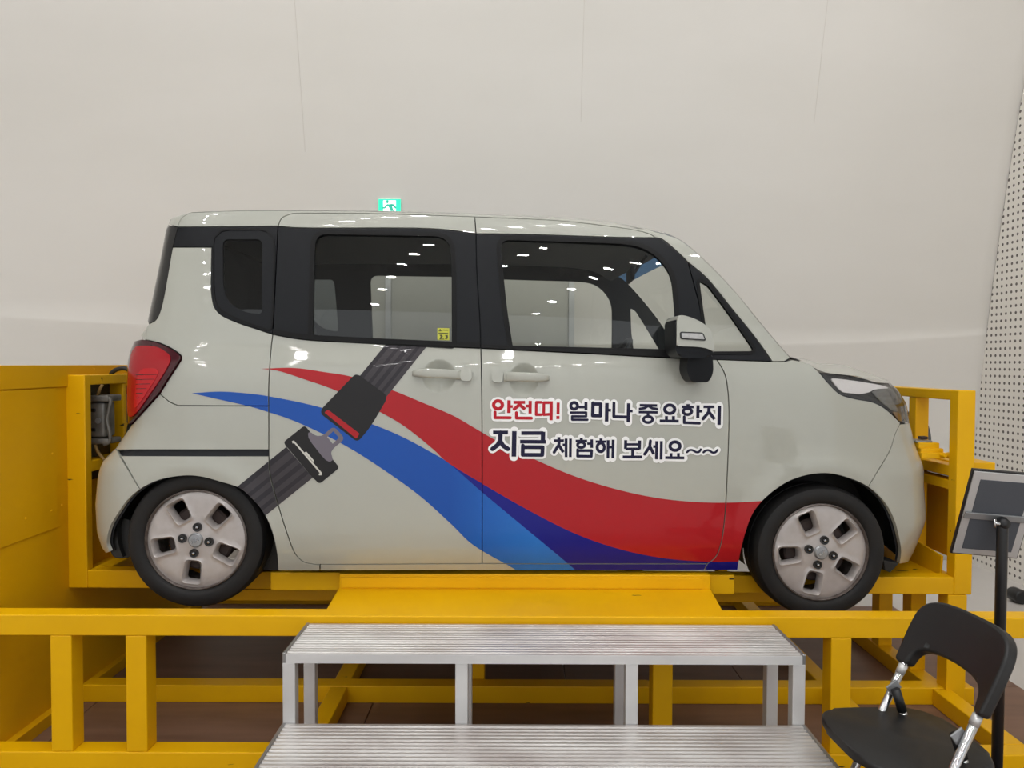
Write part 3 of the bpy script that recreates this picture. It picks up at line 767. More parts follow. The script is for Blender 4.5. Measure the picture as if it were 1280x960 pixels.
def panel(name, poly, m, holes=(), parent=None, off=0.0, gap=0.0022, depth=0.014, h=0.035, decals=(), refine=(), far=True, inner=True, sz=None, hole_gap=0.0):
    P = to_sz(poly) if sz is None else sz
    if area2(P) < 0: P = P[::-1]
    H = [np.asarray(hh) for hh in holes]
    if inner: INNER.append((P, H))
    P2 = inset(P, gap) if gap else P
    V, F, C = tri_patch(P2, H, [d[2] for d in decals] + [q for d in decals for q in d[3]], h, refine)
    V3 = surf(V[:, 0], V[:, 1]); N3 = normals(V)
    base3 = V3 + N3 * off - np.array(COFF)
    # outward orientation
    t = F[0]; n = np.cross(base3[t[1]] - base3[t[0]], base3[t[2]] - base3[t[0]])
    if n @ N3[t[0]] < 0: F = F[:, ::-1]
    fv, ff = boundary_rim(base3, N3, F, depth) if depth else (None, None)
    me = mesh_from(name, base3, F, N3, fv, ff)
    o = link(name, me, m, parent or car)
    out = [o]
    taken = np.zeros(len(F), bool)
    for d in decals:
        sel = pip(C, d[2])
        for hh in (d[3] if len(d) > 3 else ()): sel &= ~pip(C, hh)
        sel &= ~taken
        if sel.sum() == 0: continue
        taken |= sel
        me2 = mesh_from(d[0], base3 + N3 * 0.0012, F[sel], N3)
        link(d[0], me2, d[1], o)
    if far:
        f = bpy.data.objects.new(name, me); COL.objects.link(f); f.parent = parent or car; f.scale = (1, -1, 1); FAR[name] = f
    return o
FAR = {}

# ---- wheel positions (local frame)
def px_to_local(px, py, yl):
    d = ray(px, py); c0 = CAM
    # solve local y = yl : local = Rz(-yaw) world
    dl = np.array([d[0] * cy + d[1] * sy, -d[0] * sy + d[1] * cy, d[2]]); cl = np.array([c0[0] * cy + c0[1] * sy, -c0[0] * sy + c0[1] * cy, c0[2]])
    t = (yl - cl[1]) / dl[1]; return cl + dl * t
wr = px_to_local(244, 675.6, 0.03); wf = px_to_local(1027, 691, 0.03)
WHEEL_R[0] = (wr[0] + 0.0, px_to_local(244, 668, 0.03)[2], 0.275); WHEEL_R[1] = (wf[0], px_to_local(1027, 676, 0.03)[2], 0.31)
hr = px_to_local(549, 470, 0.01); hf = px_to_local(655, 474.5, 0.01)
DISH += [(hr[0], hr[2], 0.068, 0.068, 0.030), (hf[0], hf[2], 0.060, 0.070, 0.030)]

# ---- seams, traced once and shared by neighbouring panels
def cat(*ls):
    out = []
    for l in ls:
        for p in l:
            if out and p[0] != 's' and out[-1][0] != 's' and math.hypot(p[0] - out[-1][0], p[1] - out[-1][1]) < 0.05: continue
            out.append(tuple(p))
    return out
def rv(l): return list(l)[::-1]
def ysub(l, y0, y1): return [p for p in l if y0 - 0.01 <= p[1] <= y1 + 0.01]
A_top = catmull([(365, 266.8), (352.5, 272.5), (347.5, 282.5)])
A_mid = catmull([(347.5, 282.5), (346, 315), (343, 380), (341, 418)])
A_q = catmull([(341, 418), (339, 435), (336, 480), (336, 507.5)])
A_l = [(336, 507.5), (336, 562.3)]
A_g = [(336, 562.3), (336, 570)]
A_f = catmull([(336, 570), (337.5, 592), (346, 625), (360, 670), (369, 692), (379, 702), (395, 705.8)])
A_low = cat(A_q, A_l, A_g, A_f)
B_top = [(593.5, 271), (595, 292)]
B_mid = catmull([(595, 292), (596, 340), (600, 402), (601, 435.5)])
B_low = catmull([(601, 435.5), (602, 480), (602.7, 560), (602.7, 704.5)])
C_low = catmull([(896, 449.5), (906, 467.5), (910, 490), (911.3, 519), (909.5, 583), (906, 645), (900.6, 681), (894, 696.5), (884, 704.5)])
belt_r = catmull([(341, 418), (375, 424), (445, 428.5), (601, 435.5)])
belt_f = catmull([(601, 435.5), (725, 441.5), (845, 447.8), (889, 449.2)])
top_r = catmull([(347.5, 282.5), (370, 284.5), (545, 286), (595, 292)])
top_f = catmull([(595, 292), (645, 292.5), (775, 296.5), (820, 297)])
seam_r = catmull([(365, 266.8), (457, 266.8), (593.5, 271)])
seam_f = catmull([(593.5, 271), (700, 276), (755, 282), (795, 287.8), (812, 292.5), (820, 297)])
pil_a = catmull([(820, 297), (826, 298), (850, 317.5), (860, 327.5)])
pil_b = catmull([(860, 327.5), (883, 347), (915, 386), (947, 425.6), (965.5, 452)])
dq = catmull([(860, 327.5), (866, 350), (879, 400), (889, 449.2)])
sil_a = catmull([(239, 265.5), (287, 263.5), (350, 263), (460, 264), (600, 268), (675, 271.5), (750, 277), (800, 285), (830, 292)])
sil_b = catmull([(830, 292), (850, 300), (875, 320), (920, 366), (949.5, 402.5), (978.7, 437), (988, 447)])
quar_w = catmull([(264.5, 309), (264, 340), (264, 365), (267.5, 382.5), (275, 392.5), (295, 402.5), (320, 411), (341, 418)])
lamp_r = catmull([(182.5, 425), (200, 429), (217.5, 437.5), (227, 445.5), (227, 450)]) + [(207.5, 480), (200, 492.5)]
hat_e = catmull([(216, 309), (201, 387.5), (195, 400), (186, 406), (183, 415), (182.5, 425)])
arch_r = catmull([(137.5, 690), (134, 680), (137.5, 660), (147.5, 642.5), (160, 625), (175, 612), (200, 600), (230, 595), (250, 596), (275, 602.5), (300, 611), (315, 624), (330, 642.5), (340, 665), (346, 692.5), (347.5, 713.5)])
arch_f = catmull([(922, 712.5), (926, 690), (932.5, 665), (942.5, 640), (960, 620), (985, 602.5), (1010, 594), (1035, 592), (1060, 597.5), (1085, 609), (1105, 627.5), (1117.5, 650), (1124, 675), (1126, 690), (1124, 705)])
ia = min(range(len(arch_r)), key=lambda i: abs(arch_r[i][0] - 175) + abs(arch_r[i][1] - 612))
ja = min(range(len(arch_f)), key=lambda i: abs(arch_f[i][0] - 1085) + abs(arch_f[i][1] - 609))
bump_r = catmull([(145, 560), (150, 570), (175, 612)])
bump_f = catmull([(1125, 530), (1119, 542.5), (1112.5, 562.5), (1095, 592.5), (1085, 609)])
hl_low = catmull([(1024, 465.5), (1037, 481), (1050.5, 493), (1069, 498.6), (1090, 502.6), (1106, 510.6), (1125, 528)])
hl_top = catmull([(1024, 465.5), (1069, 470), (1109, 478)])

# window openings (holes)
win_r_px = fillet([(390, 420.5), (392, 340), (393.5, 292), (563, 295), (565.5, 335), (565.7, 431)], [2, 30, 16, 22, 20, 2])
win_f_px = fillet([(640, 433), (632.5, 385), (624, 299), (775, 304), (802, 308), (824, 322), (840, 344), (844, 385), (847, 438)], [2, 30, 14, 20, 14, 14, 14, 20, 2])
win_q_px = fillet([(278.5, 299), (328, 299), (327.5, 393), (303, 390), (284, 377), (278.5, 358)], [8, 8, 6, 12, 12, 14])
win_v_px = fillet([(873, 350), (885, 356), (911, 391), (945, 440), (886, 440.5), (879, 395)], [5, 6, 20, 9, 3, 20])
WR, WF, WQ, WV = [to_sz(p) for p in (win_r_px, win_f_px, win_q_px, win_v_px)]

# decals
def band(a, b): return cat(a, rv(b))
red_top = catmull([(326, 461), (367.5, 460), (405, 465), (440, 471), (490, 487.5), (530, 504), (567.5, 520), (590, 533), (617.5, 549), (667, 573.5), (719, 595.5), (770.5, 611.5), (822, 622.5), (873.6, 627.7), (920, 628), (970, 625)])
red_bot = catmull([(326, 461), (345, 463), (380, 474), (422, 489), (477, 516), (505, 532.5), (542, 562), (557, 576), (602, 604), (662, 638.5), (719, 667), (770, 685), (822, 696.5), (873.6, 701.5), (912, 702), (970, 700)])
blue_top = catmull([(240, 491.5), (275, 489.5), (312, 492), (337, 495.5), (400, 509), (470, 532), (505, 547), (542, 567), (557, 576), (603, 615.5), (654, 658), (716, 709.5), (724, 717)])
blue_bot = catmull([(240, 491.5), (275, 499.5), (312, 508), (337, 515.5), (367.5, 526), (430, 556), (480, 587.5), (525, 620), (565, 656), (590, 680), (643, 711), (652, 717)])
navy_px = cat([p for p in red_bot if p[0] >= 556.9], [(970, 718), (724, 717)], rv([p for p in blue_top if p[0] >= 556.9]))
D = []
def dec(name, m, px, holes=()): D.append((name, m, to_sz(px, 6), [to_sz(q, 4) for q in holes]))
hole_t = [(416.7, 539), (423.7, 547), (416, 554.7), (409, 546)]
dec('buckle_button', 'red', fillet([(405.5, 515.5), (410, 512), (449.5, 542), (445.6, 548.5)], 1.5))
dec('buckle_body', 'buckle', fillet([(450, 469.5), (444, 467.5), (402, 511), (401, 517.4), (447, 552.8), (463, 534), (483.5, 499), (482, 493)], [2, 5, 4, 5, 6, 14, 4, 2]))
def stripes(p0, p1, q0, q1, n, name):
    P0, P1, Q0, Q1 = [np.array(v, float) for v in (p0, p1, q0, q1)]
    ws = [0.13, 0.17, 0.10, 0.12, 0.12, 0.12, 0.10, 0.14]; ts = np.concatenate([[0], np.cumsum(ws) / sum(ws)])
    for i in range(len(ws)):
        a, b = ts[i], ts[i + 1]
        dec(name, 'belt_b' if i % 2 == 0 else 'belt_a', [tuple(P0 + (Q0 - P0) * a), tuple(P1 + (Q1 - P1) * a), tuple(P1 + (Q1 - P1) * b), tuple(P0 + (Q0 - P0) * b)])
stripes((486, 426), (444, 477), (536, 430), (480, 500), 8, 'belt_webbing')
dec('tongue_plate', 'tongue', chaikin([(385, 541), (388, 540), (395.6, 545), (403.4, 544.5), (414, 535), (419, 534.5), (429.5, 546), (428.4, 551), (417, 560), (413.6, 566), (416.5, 574.5), (412.5, 577.5), (406, 574.5), (386, 549)], 1, 0.2), [hole_t])
dec('slot_line', 'ivory', [(365, 551.5), (367.5, 550.5), (402.5, 591), (402, 594), (399, 594), (398, 592.3), (400, 591.5), (367.5, 553.5), (366, 554.5)])
dec('slot_line', 'ivory', [(380.5, 565.5), (383, 564.5), (392.5, 575.5), (391.5, 577.5)])
dec('tongue_holder', 'buckle', fillet([(381, 531.5), (424.5, 584.5), (399.5, 605), (391, 597), (360, 560), (358, 558.5), (354.5, 552.5)], [4, 4, 4, 2, 1, 2, 4]))
stripes((358, 558.6), (280, 622), (391, 597), (315, 658), 8, 'belt_webbing')
dec('red_stripe', 'red', band(red_top, red_bot))
dec('navy_stripe', 'navy', navy_px)
dec('blue_stripe', 'blue', band(blue_top, blue_bot))

# ---- side panels
roof_band = [(222.5, 283.7), (347.5, 282.5)]
panel('body_frame', cat(roof_band, rv(A_top), seam_r, seam_f, pil_a, pil_b, [(981, 451.8), (988, 447)], rv(sil_b), rv(sil_a), [(228, 271.5), (224.5, 277)]), 'paint', h=0.025)
panel('quarter_panel', cat([(216, 309), (264.5, 309)], quar_w, A_q, [(222.5, 507)], [(212, 502.5), (200, 492.5)], rv(lamp_r), rv(hat_e)), 'paint', decals=D, h=0.03)
panel('lower_quarter_panel', cat([(200, 492.5), (212, 502.5), (222.5, 507), (336, 507.5)], A_l, [(145, 562.3), (145, 560), (165, 531)]), 'paint', decals=D)
panel('rear_fender', cat([(150.5, 569.5)], A_f, [(400, 705.8), (400, 713.5)], rv(arch_r[ia:])), 'paint', decals=D)
tb = solve([(145, 560), (137.5, 690)]); zb_top = tb[0][1]; zb_bot = tb[1][1]
panel('rear_bumper', cat(bump_r, rv(arch_r[:ia + 1]), [(133, 692), ('s', SMIN, zb_bot - 0.01), ('s', SMIN, zb_top)]), 'paint', h=0.03)
qt = panel('quarter_window_trim', cat([(222.5, 283.7), (347.5, 282.5)], A_mid, rv(quar_w), [(216, 309)]), 'black_trim', holes=[WQ])
panel('quarter_glass', None, 'glass_quarter', sz=inset(WQ, -0.004), parent=None, off=-0.004, gap=0, depth=0, inner=False)
te = solve([(222.5, 283.7), (186, 406), (182.5, 425), (165, 531)])
ztp = te[0][1]
panel('rear_window', cat([(222.5, 283.7), (216, 309)], hat_e[6:19] if False else [p for p in hat_e if 309 < p[1] <= 406.1], [('s', SMIN, te[1][1]), ('s', SMIN, ztp + 0.05), ('s', -1.75, ztp + 0.035), ('s', -1.60, ztp + 0.012)]), 'gloss_black')
panel('tailgate', cat([p for p in hat_e if p[1] >= 405.9], [('s', -1.80, te[2][1]), ('s', -1.86, zb_top), ('s', SMIN, zb_top), ('s', SMIN, te[1][1])]), 'paint', h=0.04)
panel('roof_spoiler', cat([(222.5, 283.7), (224.5, 277), (228, 271.5), (239, 265.5)], [('s', SMIN, solve([(239, 265.5)])[0][1] + 0.01), ('s', SMIN, ztp + 0.05), ('s', -1.75, ztp + 0.035), ('s', -1.60, ztp + 0.012)]), 'paint', h=0.03)
# tail lamp
tl_px = cat(lamp_r, [(165, 531)]); tl = to_sz(tl_px, closed=False)
tl_sz = np.concatenate([tl, [(-1.86, te[3][1] + 0.02), (-1.84, te[2][1] - 0.12), (-1.80, te[2][1])]])
tlo = panel('tail_lamp', None, 'dark_red', sz=tl_sz, off=0.016, gap=0.003, depth=0.03, h=0.02)
tin = to_sz(chaikin([(172, 434), (200, 434), (219, 448), (207, 470), (172, 522), (165.5, 519), (166, 470)], 2, 0.2))
panel('lamp_lens', None, 'red_lens', sz=tin, parent=tlo, off=0.021, gap=0, depth=0.006, h=0.015, far=False, inner=False)
rin = to_sz(chaikin([(178, 462), (200, 461), (203, 468), (177, 509), (173, 509)], 2, 0.2))
panel('reflector', None, 'bright_red', sz=rin, parent=tlo, off=0.023, gap=0, depth=0.003, h=0.015, far=False, inner=False)
for k in range(6):
    yy = 469 + k * 5.6; x1 = 201 - k * 4.2
    panel('reflector_rib', None, 'dark_red', sz=to_sz([(176.5, yy), (x1, yy - 0.4), (x1, yy + 0.3), (176.5, yy + 0.7)]), parent=tlo, off=0.0245, gap=0, depth=0.001, h=0.05, far=False, inner=False)

# rear door
rdoor = panel('rear_door', cat(belt_r, B_low, rv(A_low)), 'paint', decals=D, h=0.03, refine=[(hr[0] - 0.09, hr[0] + 0.09, hr[2] - 0.08, hr[2] + 0.08, 0.006)])
panel('rear_door_top', cat(seam_r, B_top, rv(top_r), rv(A_top)), 'paint', parent=None)
rfr = panel('rear_window_frame', cat(top_r, B_mid, rv(belt_r), rv(A_mid)), 'black_trim', holes=[WR])
panel('rear_door_glass', None, 'glass_rear', sz=inset(WR, -0.006), off=-0.008, gap=0, depth=0, inner=False)
# front door
fdoor = panel('front_door', cat(belt_f, [(896, 449.5)], C_low, [(602.7, 704.5)], rv(B_low)), 'paint', decals=D, h=0.03, refine=[(hf[0] - 0.09, hf[0] + 0.09, hf[2] - 0.08, hf[2] + 0.08, 0.006)])
panel('front_door_top', cat(seam_f, rv(top_f), rv(B_top)), 'paint')
panel('front_window_frame', cat(top_f, pil_a, dq, rv(belt_f), rv(B_mid)), 'black_trim', holes=[WF])
panel('front_door_glass', None, 'glass_front', sz=inset(WF, -0.006), off=-0.008, gap=0, depth=0, inner=False)
panel('front_quarter_trim', cat(pil_b, [(896, 449.5)], rv(dq)), 'black_trim', holes=[WV])
panel('front_quarter_glass', None, 'glass_front', sz=inset(WV, -0.006), off=-0.006, gap=0, depth=0, inner=False)
panel('rocker_panel', cat([(400, 705.8), (602.7, 704.5), (884, 704.5), (880, 712.5), (400, 713.5)]), 'paint', decals=D, h=0.04)
panel('front_fender', cat([(896, 449.5), (965.5, 452), (981, 451.8), (990, 449.5), (1002, 452), (1013, 455)], hl_low, bump_f, rv(arch_f[:ja + 1]), [(880, 712.5), (884, 704.5)], rv(C_low)), 'paint', decals=D, h=0.03)
fe = solve([(1125, 530), (1137, 529), (1135, 703), (1109, 478)])
panel('front_bumper', cat(bump_f, arch_f[ja:], [(1135, 703), ('s', SMAX, fe[2][1]), ('s', SMAX, fe[1][1]), ('s', fe[1][0] + 0.1, fe[1][1]), (1137, 529)]), 'paint', h=0.03)
# rubber seals round the windows
def seal(name, W, wd, m='seal', lift=0.003):
    outer = inset(W, -wd); P = outer
    panel(name, None, m, holes=[inset(W, 0.003)], sz=P, off=lift, gap=0, depth=0.012, h=0.06, inner=False)
seal('window_seal', WR, 0.016); seal('window_seal', WF, 0.016); seal('window_seal', WV, 0.010); 
seal('window_seal', to_sz(quar_w[8:] and chaikin([(267, 287), (344, 287), (341, 384), (339.5, 413.5), (320, 407.5), (297, 399), (278, 389), (270, 380), (267, 364)], 2, 0.15)), 0.004)
for nm, a, b in (('belt_strip', belt_r[:-1] + [(600.5, 435.4)], 7.0), ('belt_strip', belt_f, 5.0)):
    panel(nm, cat(a, rv([(p[0], p[1] - b) for p in a])), 'seal', off=0.006, gap=0.001, depth=0.012, h=0.05, inner=False)

# headlamp
hl_e = solve([(1109, 478), (1125, 528)]); 
hsz = to_sz(hl_low, closed=False)
hsz = np.concatenate([hsz, to_sz([(1136, 528.5)], closed=False), [(fe[1][0] + 0.10, fe[1][1]), (hl_e[0][0] + 0.07, hl_e[0][1])], to_sz(rv(hl_top)[:-1], closed=False)])
hlo = panel('headlamp', None, 'lamp_dark', sz=hsz, off=-0.014, gap=0.002, depth=0.02, h=0.02)
panel('light_guide', None, 'lamp_white', sz=to_sz(chaikin([(1039, 472.2), (1060, 474), (1106, 480.5), (1114, 484), (1096, 485.5), (1088, 490), (1078, 492.5), (1056, 490.5), (1050, 486)], 2, 0.15)), parent=hlo, off=-0.008, gap=0, depth=0.006, h=0.015, far=False, inner=False)
panel('reflector', None, 'lamp_chrome', sz=to_sz(chaikin([(1091, 489), (1098, 486.5), (1111, 486), (1120, 503), (1127, 514.5), (1117, 513), (1104, 502)], 2, 0.15)), parent=hlo, off=-0.008, gap=0, depth=0.006, h=0.015, far=False, inner=False)
panel('side_marker', None, 'amber', sz=to_sz(chaikin([(1117, 514), (1127, 516), (1131, 526), (1126, 526)], 2, 0.2)), parent=hlo, off=-0.007, gap=0, depth=0.005, h=0.015, far=False, inner=False)
panel('lamp_lens', None, 'lens_clear', sz=hsz, parent=hlo, off=0.001, gap=0.002, depth=0, h=0.02, far=False, inner=False)
panel('grille', None, 'gloss_black', sz=np.array([(fe[1][0] + 0.10, fe[1][1]), (SMAX, fe[1][1]), (SMAX, hl_e[0][1]), (hl_e[0][0] + 0.07, hl_e[0][1])]), off=-0.004, h=0.05)
# dark layer behind the panel gaps
INNER.append((to_sz([(148, 556), (336, 556), (336, 576), (153, 576)])[::-1], []))
vs = []; fs = []
for (P, H) in INNER:
    V, F, C = tri_patch(inset(P, -0.004), H, (), 0.07)
    V3 = surf(V[:, 0], V[:, 1]) - normals(V) * 0.020 - np.array(COFF)
    us = np.unique(F); mp = -np.ones(len(V), int); mp[us] = np.arange(len(us)) + len(vs)
    vs += [tuple(v) for v in V3[us]]; fs += [tuple(int(i) for i in mp[f]) for f in F]
me = bpy.data.meshes.new('inner_shell'); me.from_pydata(vs, [], fs); me.update()
link('inner_shell', me, 'inner', car)
f2 = bpy.data.objects.new('inner_shell', me); COL.objects.link(f2); f2.parent = car; f2.scale = (1, -1, 1)

# ---- roof, windscreen, bonnet: lofted across the car
def across(edge, n, crown, bulge, p=2.6):
    rows = []
    for i, e in enumerate(edge):
        c = crown[i]; b = bulge[i]; r = []
        for k in range(n + 1):
            u = k / n; t = abs(2 * u - 1)
            r.append((e[0] + b * (1 - t ** 2), e[1] + (2 * HW - 2 * e[1]) * u, e[2] + c * (1 - t ** p)))
        rows.append(r)
    return rows
ra = to_sz(sil_a, 14, closed=False); E3 = smooth3(surf(ra[:, 0], ra[:, 1]))
n_ = len(E3); tt = np.linspace(0, 1, n_)
cr_r = 0.065 * np.clip(tt * 5, 0, 1) * 1.0; bg_r = 0.10 * np.clip((tt - 0.6) / 0.4, 0, 1) ** 2 - 0.05 * np.clip(1 - tt * 6, 0, 1)
mb = MB(COFF); mb.grid(across(E3, 28, cr_r, bg_r)); o = mb.build('roof', 'paint', car, smooth=True)
mb = MB(COFF); mb.grid(across(E3 - np.array([0, -0.02, 0.05]), 12, cr_r * 0.6, bg_r)); mb.build('headliner', 'headliner', car, smooth=True)
rb = to_sz(sil_b, 10, closed=False); P3 = smooth3(surf(rb[:, 0], rb[:, 1])); n2 = len(P3); t2 = np.linspace(0, 1, n2)
cw = cr_r[-1] * (1 - t2) + 0.01 * t2; bw = 0.10 + 0.08 * t2
rows = across(P3, 24, cw, bw, 2.6)
kb = max(2, int(n2 * 0.22))
mb = MB(COFF); mb.grid(rows[:kb + 1]); mb.build('windscreen_sun_band', 'glass_sunband', car, smooth=True)
mb = MB(COFF); mb.grid(rows[kb:]); mb.build('windscreen', 'glass_front', car, smooth=True)
hp = to_sz(cat([(990, 449.5), (1002, 452), (1013, 455), (1024, 465.5)], hl_top[1:]), 8, closed=False); H3 = surf(hp[:, 0], hp[:, 1]); dh = np.concatenate([[0], np.cumsum(np.linalg.norm(np.diff(H3, axis=0), axis=1))])
H3 = smooth3(np.stack([np.interp(np.linspace(0, dh[-1], 26), dh, H3[:, k]) for k in range(3)], -1), 5); n3 = len(H3); t3 = np.linspace(0, 1, n3)
BON_C = np.interp(H3[:, 0], [H3[0, 0], H3[n3 // 4, 0], H3[n3 // 2, 0], H3[-1, 0]], [0.012, 0.045, 0.05, 0.012])
mb = MB(COFF); mb.grid(across(H3, 28, BON_C, 0.20 + 0.10 * t3 * 0, 3.2)); o = mb.build('bonnet', 'paint', car, smooth=True)
# cowl below the windscreen
cA = P3[-1]; cB = H3[0]
mb = MB(COFF); mb.grid(across(np.array([cA + [-0.01, 0.01, -0.012], (cA + cB) / 2 + [0, 0.005, 0.004], cB + [0.03, 0, -0.004]]), 24, [0.01, 0.01, 0.01], [0.18, 0.19, 0.2])); mb.build('cowl', 'black_trim', car, smooth=True)

# ---- underbody, cabin floor, dashboard, seats
def lbox(name, x0, x1, y0, y1, z0, z1, m, bev=0.02, seg=2, par=car):
    mb = MB(COFF); mb.box(x0, x1, y0, y1, z0, z1, bev, seg); return mb.build(name, m, par, auto=40)
zl_ = 0.66
lbox('underbody', -0.965, 0.925, 0.12, 1.48, zl_ + 0.02, zl_ + 0.12, 'inner')
lbox('sill_end', -1.07, -0.966, 0.32, 1.28, 0.655, 0.80, 'inner', 0.005); lbox('sill_end', 0.926, 1.02, 0.32, 1.28, 0.655, 0.80, 'inner', 0.005)
lbox('rear_underbody', -1.66, -0.92, 0.34, 1.26, 0.80, 0.92, 'inner'); lbox('front_underbody', 0.90, 1.66, 0.34, 1.26, 0.80, 0.92, 'inner')
mb = MB(COFF)
mb.prism([(0.72, 0.14, 1.30), (0.70, 0.14, 1.47), (0.80, 0.14, 1.50), (1.25, 0.14, 1.47), (1.30, 0.14, 1.30)], (0, 1.32, 0), 0.02, 2); mb.build('dashboard', 'interior', car, auto=40)
for (x, y) in ((0.0, 0.2), (0.0, 0.86)):
    lbox('front_seat_cushion', x - 0.02, x + 0.46, y, y + 0.5, 0.95, 1.12, 'seat', 0.05, 3)
    mb = MB(COFF); mb.hexa([(x - 0.05, y, 1.0), (x + 0.1, y, 1.0), (x + 0.1, y + 0.5, 1.0), (x - 0.05, y + 0.5, 1.0), (x - 0.2, y + 0.04, 1.5), (x - 0.1, y + 0.04, 1.5), (x - 0.1, y + 0.46, 1.5), (x - 0.2, y + 0.46, 1.5)], 0.04, 3); mb.build('front_seat_back', 'seat', car, auto=40)
lbox('rear_seat_cushion', -1.0, -0.55, 0.2, 1.4, 0.95, 1.12, 'seat', 0.05, 3)
lbox('rear_seat_back', -1.18, -1.04, 0.2, 1.4, 1.0, 1.5, 'seat', 0.05, 3)
for y in (0.42, 1.18): lbox('rear_headrest', -1.18, -1.07, y - 0.12, y + 0.12, 1.52, 1.72, 'seat', 0.04, 3)
# steering wheel on the far side, tilted
sw = Vector((0.60, 1.15, 1.50)); ax = Vector((-0.75, 0, 0.55)).normalized(); u1 = Vector((0, 1, 0)); v1 = ax.cross(u1)
mb = MB(COFF); mb.tube([sw + (u1 * math.cos(t) + v1 * math.sin(t)) * 0.17 for t in np.linspace(0, 2 * math.pi, 33)], 0.016, 8, False)
mb.build('steering_wheel', 'interior', car, smooth=True)
mb = MB(COFF); mb.bar(sw - u1 * 0.16, sw + u1 * 0.16, 0.03, 0.02, up=ax); mb.bar(sw, sw - ax * 0.25, 0.06, 0.06, up=(0, 1, 0)); mb.build('steering_column', 'interior', car)
# rear view mirror
mm = px_to_local(788, 344, 0.72)
mb = MB(COFF); mb.hexa([Vector(mm) + Vector(v) for v in ((-0.02, -0.11, -0.03), (0.0, -0.11, -0.035), (0.02, 0.11, -0.035), (0, 0.11, -0.03), (-0.02, -0.11, 0.035), (0.0, -0.11, 0.03), (0.02, 0.11, 0.03), (0, 0.11, 0.035))], 0.008); mb.build('rear_view_mirror', 'interior', car)
mb = MB(COFF); mb.tube([Vector(mm) + Vector((0.01, 0, 0)), Vector(mm) + Vector((0.08, 0, 0.10))], 0.008, 8); mb.build('mirror_stem', 'interior', car)
# warning sticker on the rear door glass
panel('window_sticker', None, 'sticker_yellow', sz=to_sz([(546.5, 409.5), (561.5, 410), (561.5, 425), (546.5, 424.5)]), off=-0.006, gap=0, depth=0, h=0.05, far=False, inner=False)
for q in ([(548, 413.5), (552, 413.5), (550, 410.5)], [(553.5, 411.5), (560, 411.7), (560, 412.9), (553.5, 412.7)], [(548, 415.5), (560, 415.7), (560, 416.7), (548, 416.5)], [(549, 418.5), (552, 418), (553.5, 420), (551, 423), (555, 423), (555, 424), (549, 423.8), (551, 420)], [(556, 418.5), (559.5, 418.5), (560, 422), (558, 424), (556, 423), (558, 421)]):
    panel('sticker_print', None, 'sticker_ink', sz=to_sz(q), off=-0.005, gap=0, depth=0, h=0.05, far=False, inner=False)

# ---- door handles
def handle(door, pts, blk, m='paint'):
    # bar along the skin, standing proud of the dish
    L = to_sz(pts, 4, closed=False)
    for Lk in L: pass
    save = list(DISH); DISH.clear(); P3_ = surf(L[:, 0], L[:, 1]); N_ = normals(L); DISH.extend(save)
    n = len(L); mb = MB(COFF); rows = []
    for i in range(n):
        t = i / (n - 1)
        lift = 0.004 + 0.024 * math.sin(math.pi * min(1, t / 0.9)) ** 0.5 if t < 0.98 else 0.012
        ht = 0.0185 * min(1.0, 0.45 + 0.55 * math.sqrt(min(1, t / 0.3)))
        c = P3_[i] + N_[i] * lift; ring = []
        for k in range(14):
            a = 2 * math.pi * k / 14
            ca, sa = math.cos(a), math.sin(a); q = 0.55
            ring.append(Vector(c) + Vector(N_[i]) * (0.010 * math.copysign(abs(ca) ** q, ca)) + Vector((0, 0, 1)) * (ht * math.copysign(abs(sa) ** q, sa)))
        rows.append(ring + [ring[0]])
    mb.grid(rows); mb.bm.faces.new([v for v in mb.bm.verts[:]][:14]) if False else None
    bmesh.ops.holes_fill(mb.bm, edges=[e for e in mb.bm.edges if e.is_boundary], sides=0)
    bmesh.ops.remove_doubles(mb.bm, verts=mb.bm.verts, dist=1e-5)
    h_ = mb.build('door_handle', m, door, auto=50)
    return h_
def handle_block(door, poly):
    sz = to_sz(chaikin(poly, 2, 0.2), 4); save = list(DISH); DISH.clear()
    o = panel('handle_end_block', None, 'paint', sz=sz, parent=door, off=0.022, gap=0, depth=0.024, h=0.01, far=False, inner=False); DISH.extend(save)
handle(rdoor, [(515.5, 467), (530, 467.3), (550, 468), (576, 469)], None)
handle(fdoor, [(686.5, 473), (670, 472.6), (650, 471.8), (629.5, 471)], None)
handle_block(rdoor, [(575.8, 461.5), (587, 461.5), (590, 464), (590, 474), (587, 477), (575.8, 476.5)])
handle_block(fdoor, [(628.6, 463.5), (618, 463.5), (615, 466), (615, 476), (618, 478.5), (628.6, 478.5)])

# ---- lettering: strokes traced on the door
T1 = lambda p: (605 + p[0] / 8.0, 485 + p[1] / 8.0)
T2 = lambda p: (755 + p[0] / 8.0, 485 + p[1] / 8.0)
def ring(cx, cy_, rx, ry): return [(cx + rx * math.cos(t), cy_ + ry * math.sin(t)) for t in np.linspace(0, 2 * math.pi, 29)]
RED1 = [
 (34, ring(140, 168, 44, 40)), (34, [(250, 122), (248, 250)]), (28, [(250, 185), (288, 185)]), (30, [(110, 240), (110, 296), (262, 297)]),
 (30, [(295, 143), (410, 143)]), (33, [(355, 146), (345, 175), (302, 210)]), (33, [(355, 165), (410, 213)]), (32, [(462, 128), (460, 255)]), (28, [(418, 180), (462, 180)]), (30, [(324, 246), (324, 300), (474, 301)]),
 (28, [(572, 143), (523, 143), (521, 266), (572, 266)]), (28, [(648, 146), (598, 146), (596, 266), (648, 263)]), (32, [(672, 132), (670, 322)]),
 (30, [(741, 145), (739, 262)]), (32, [(738, 279), (738, 310)])]
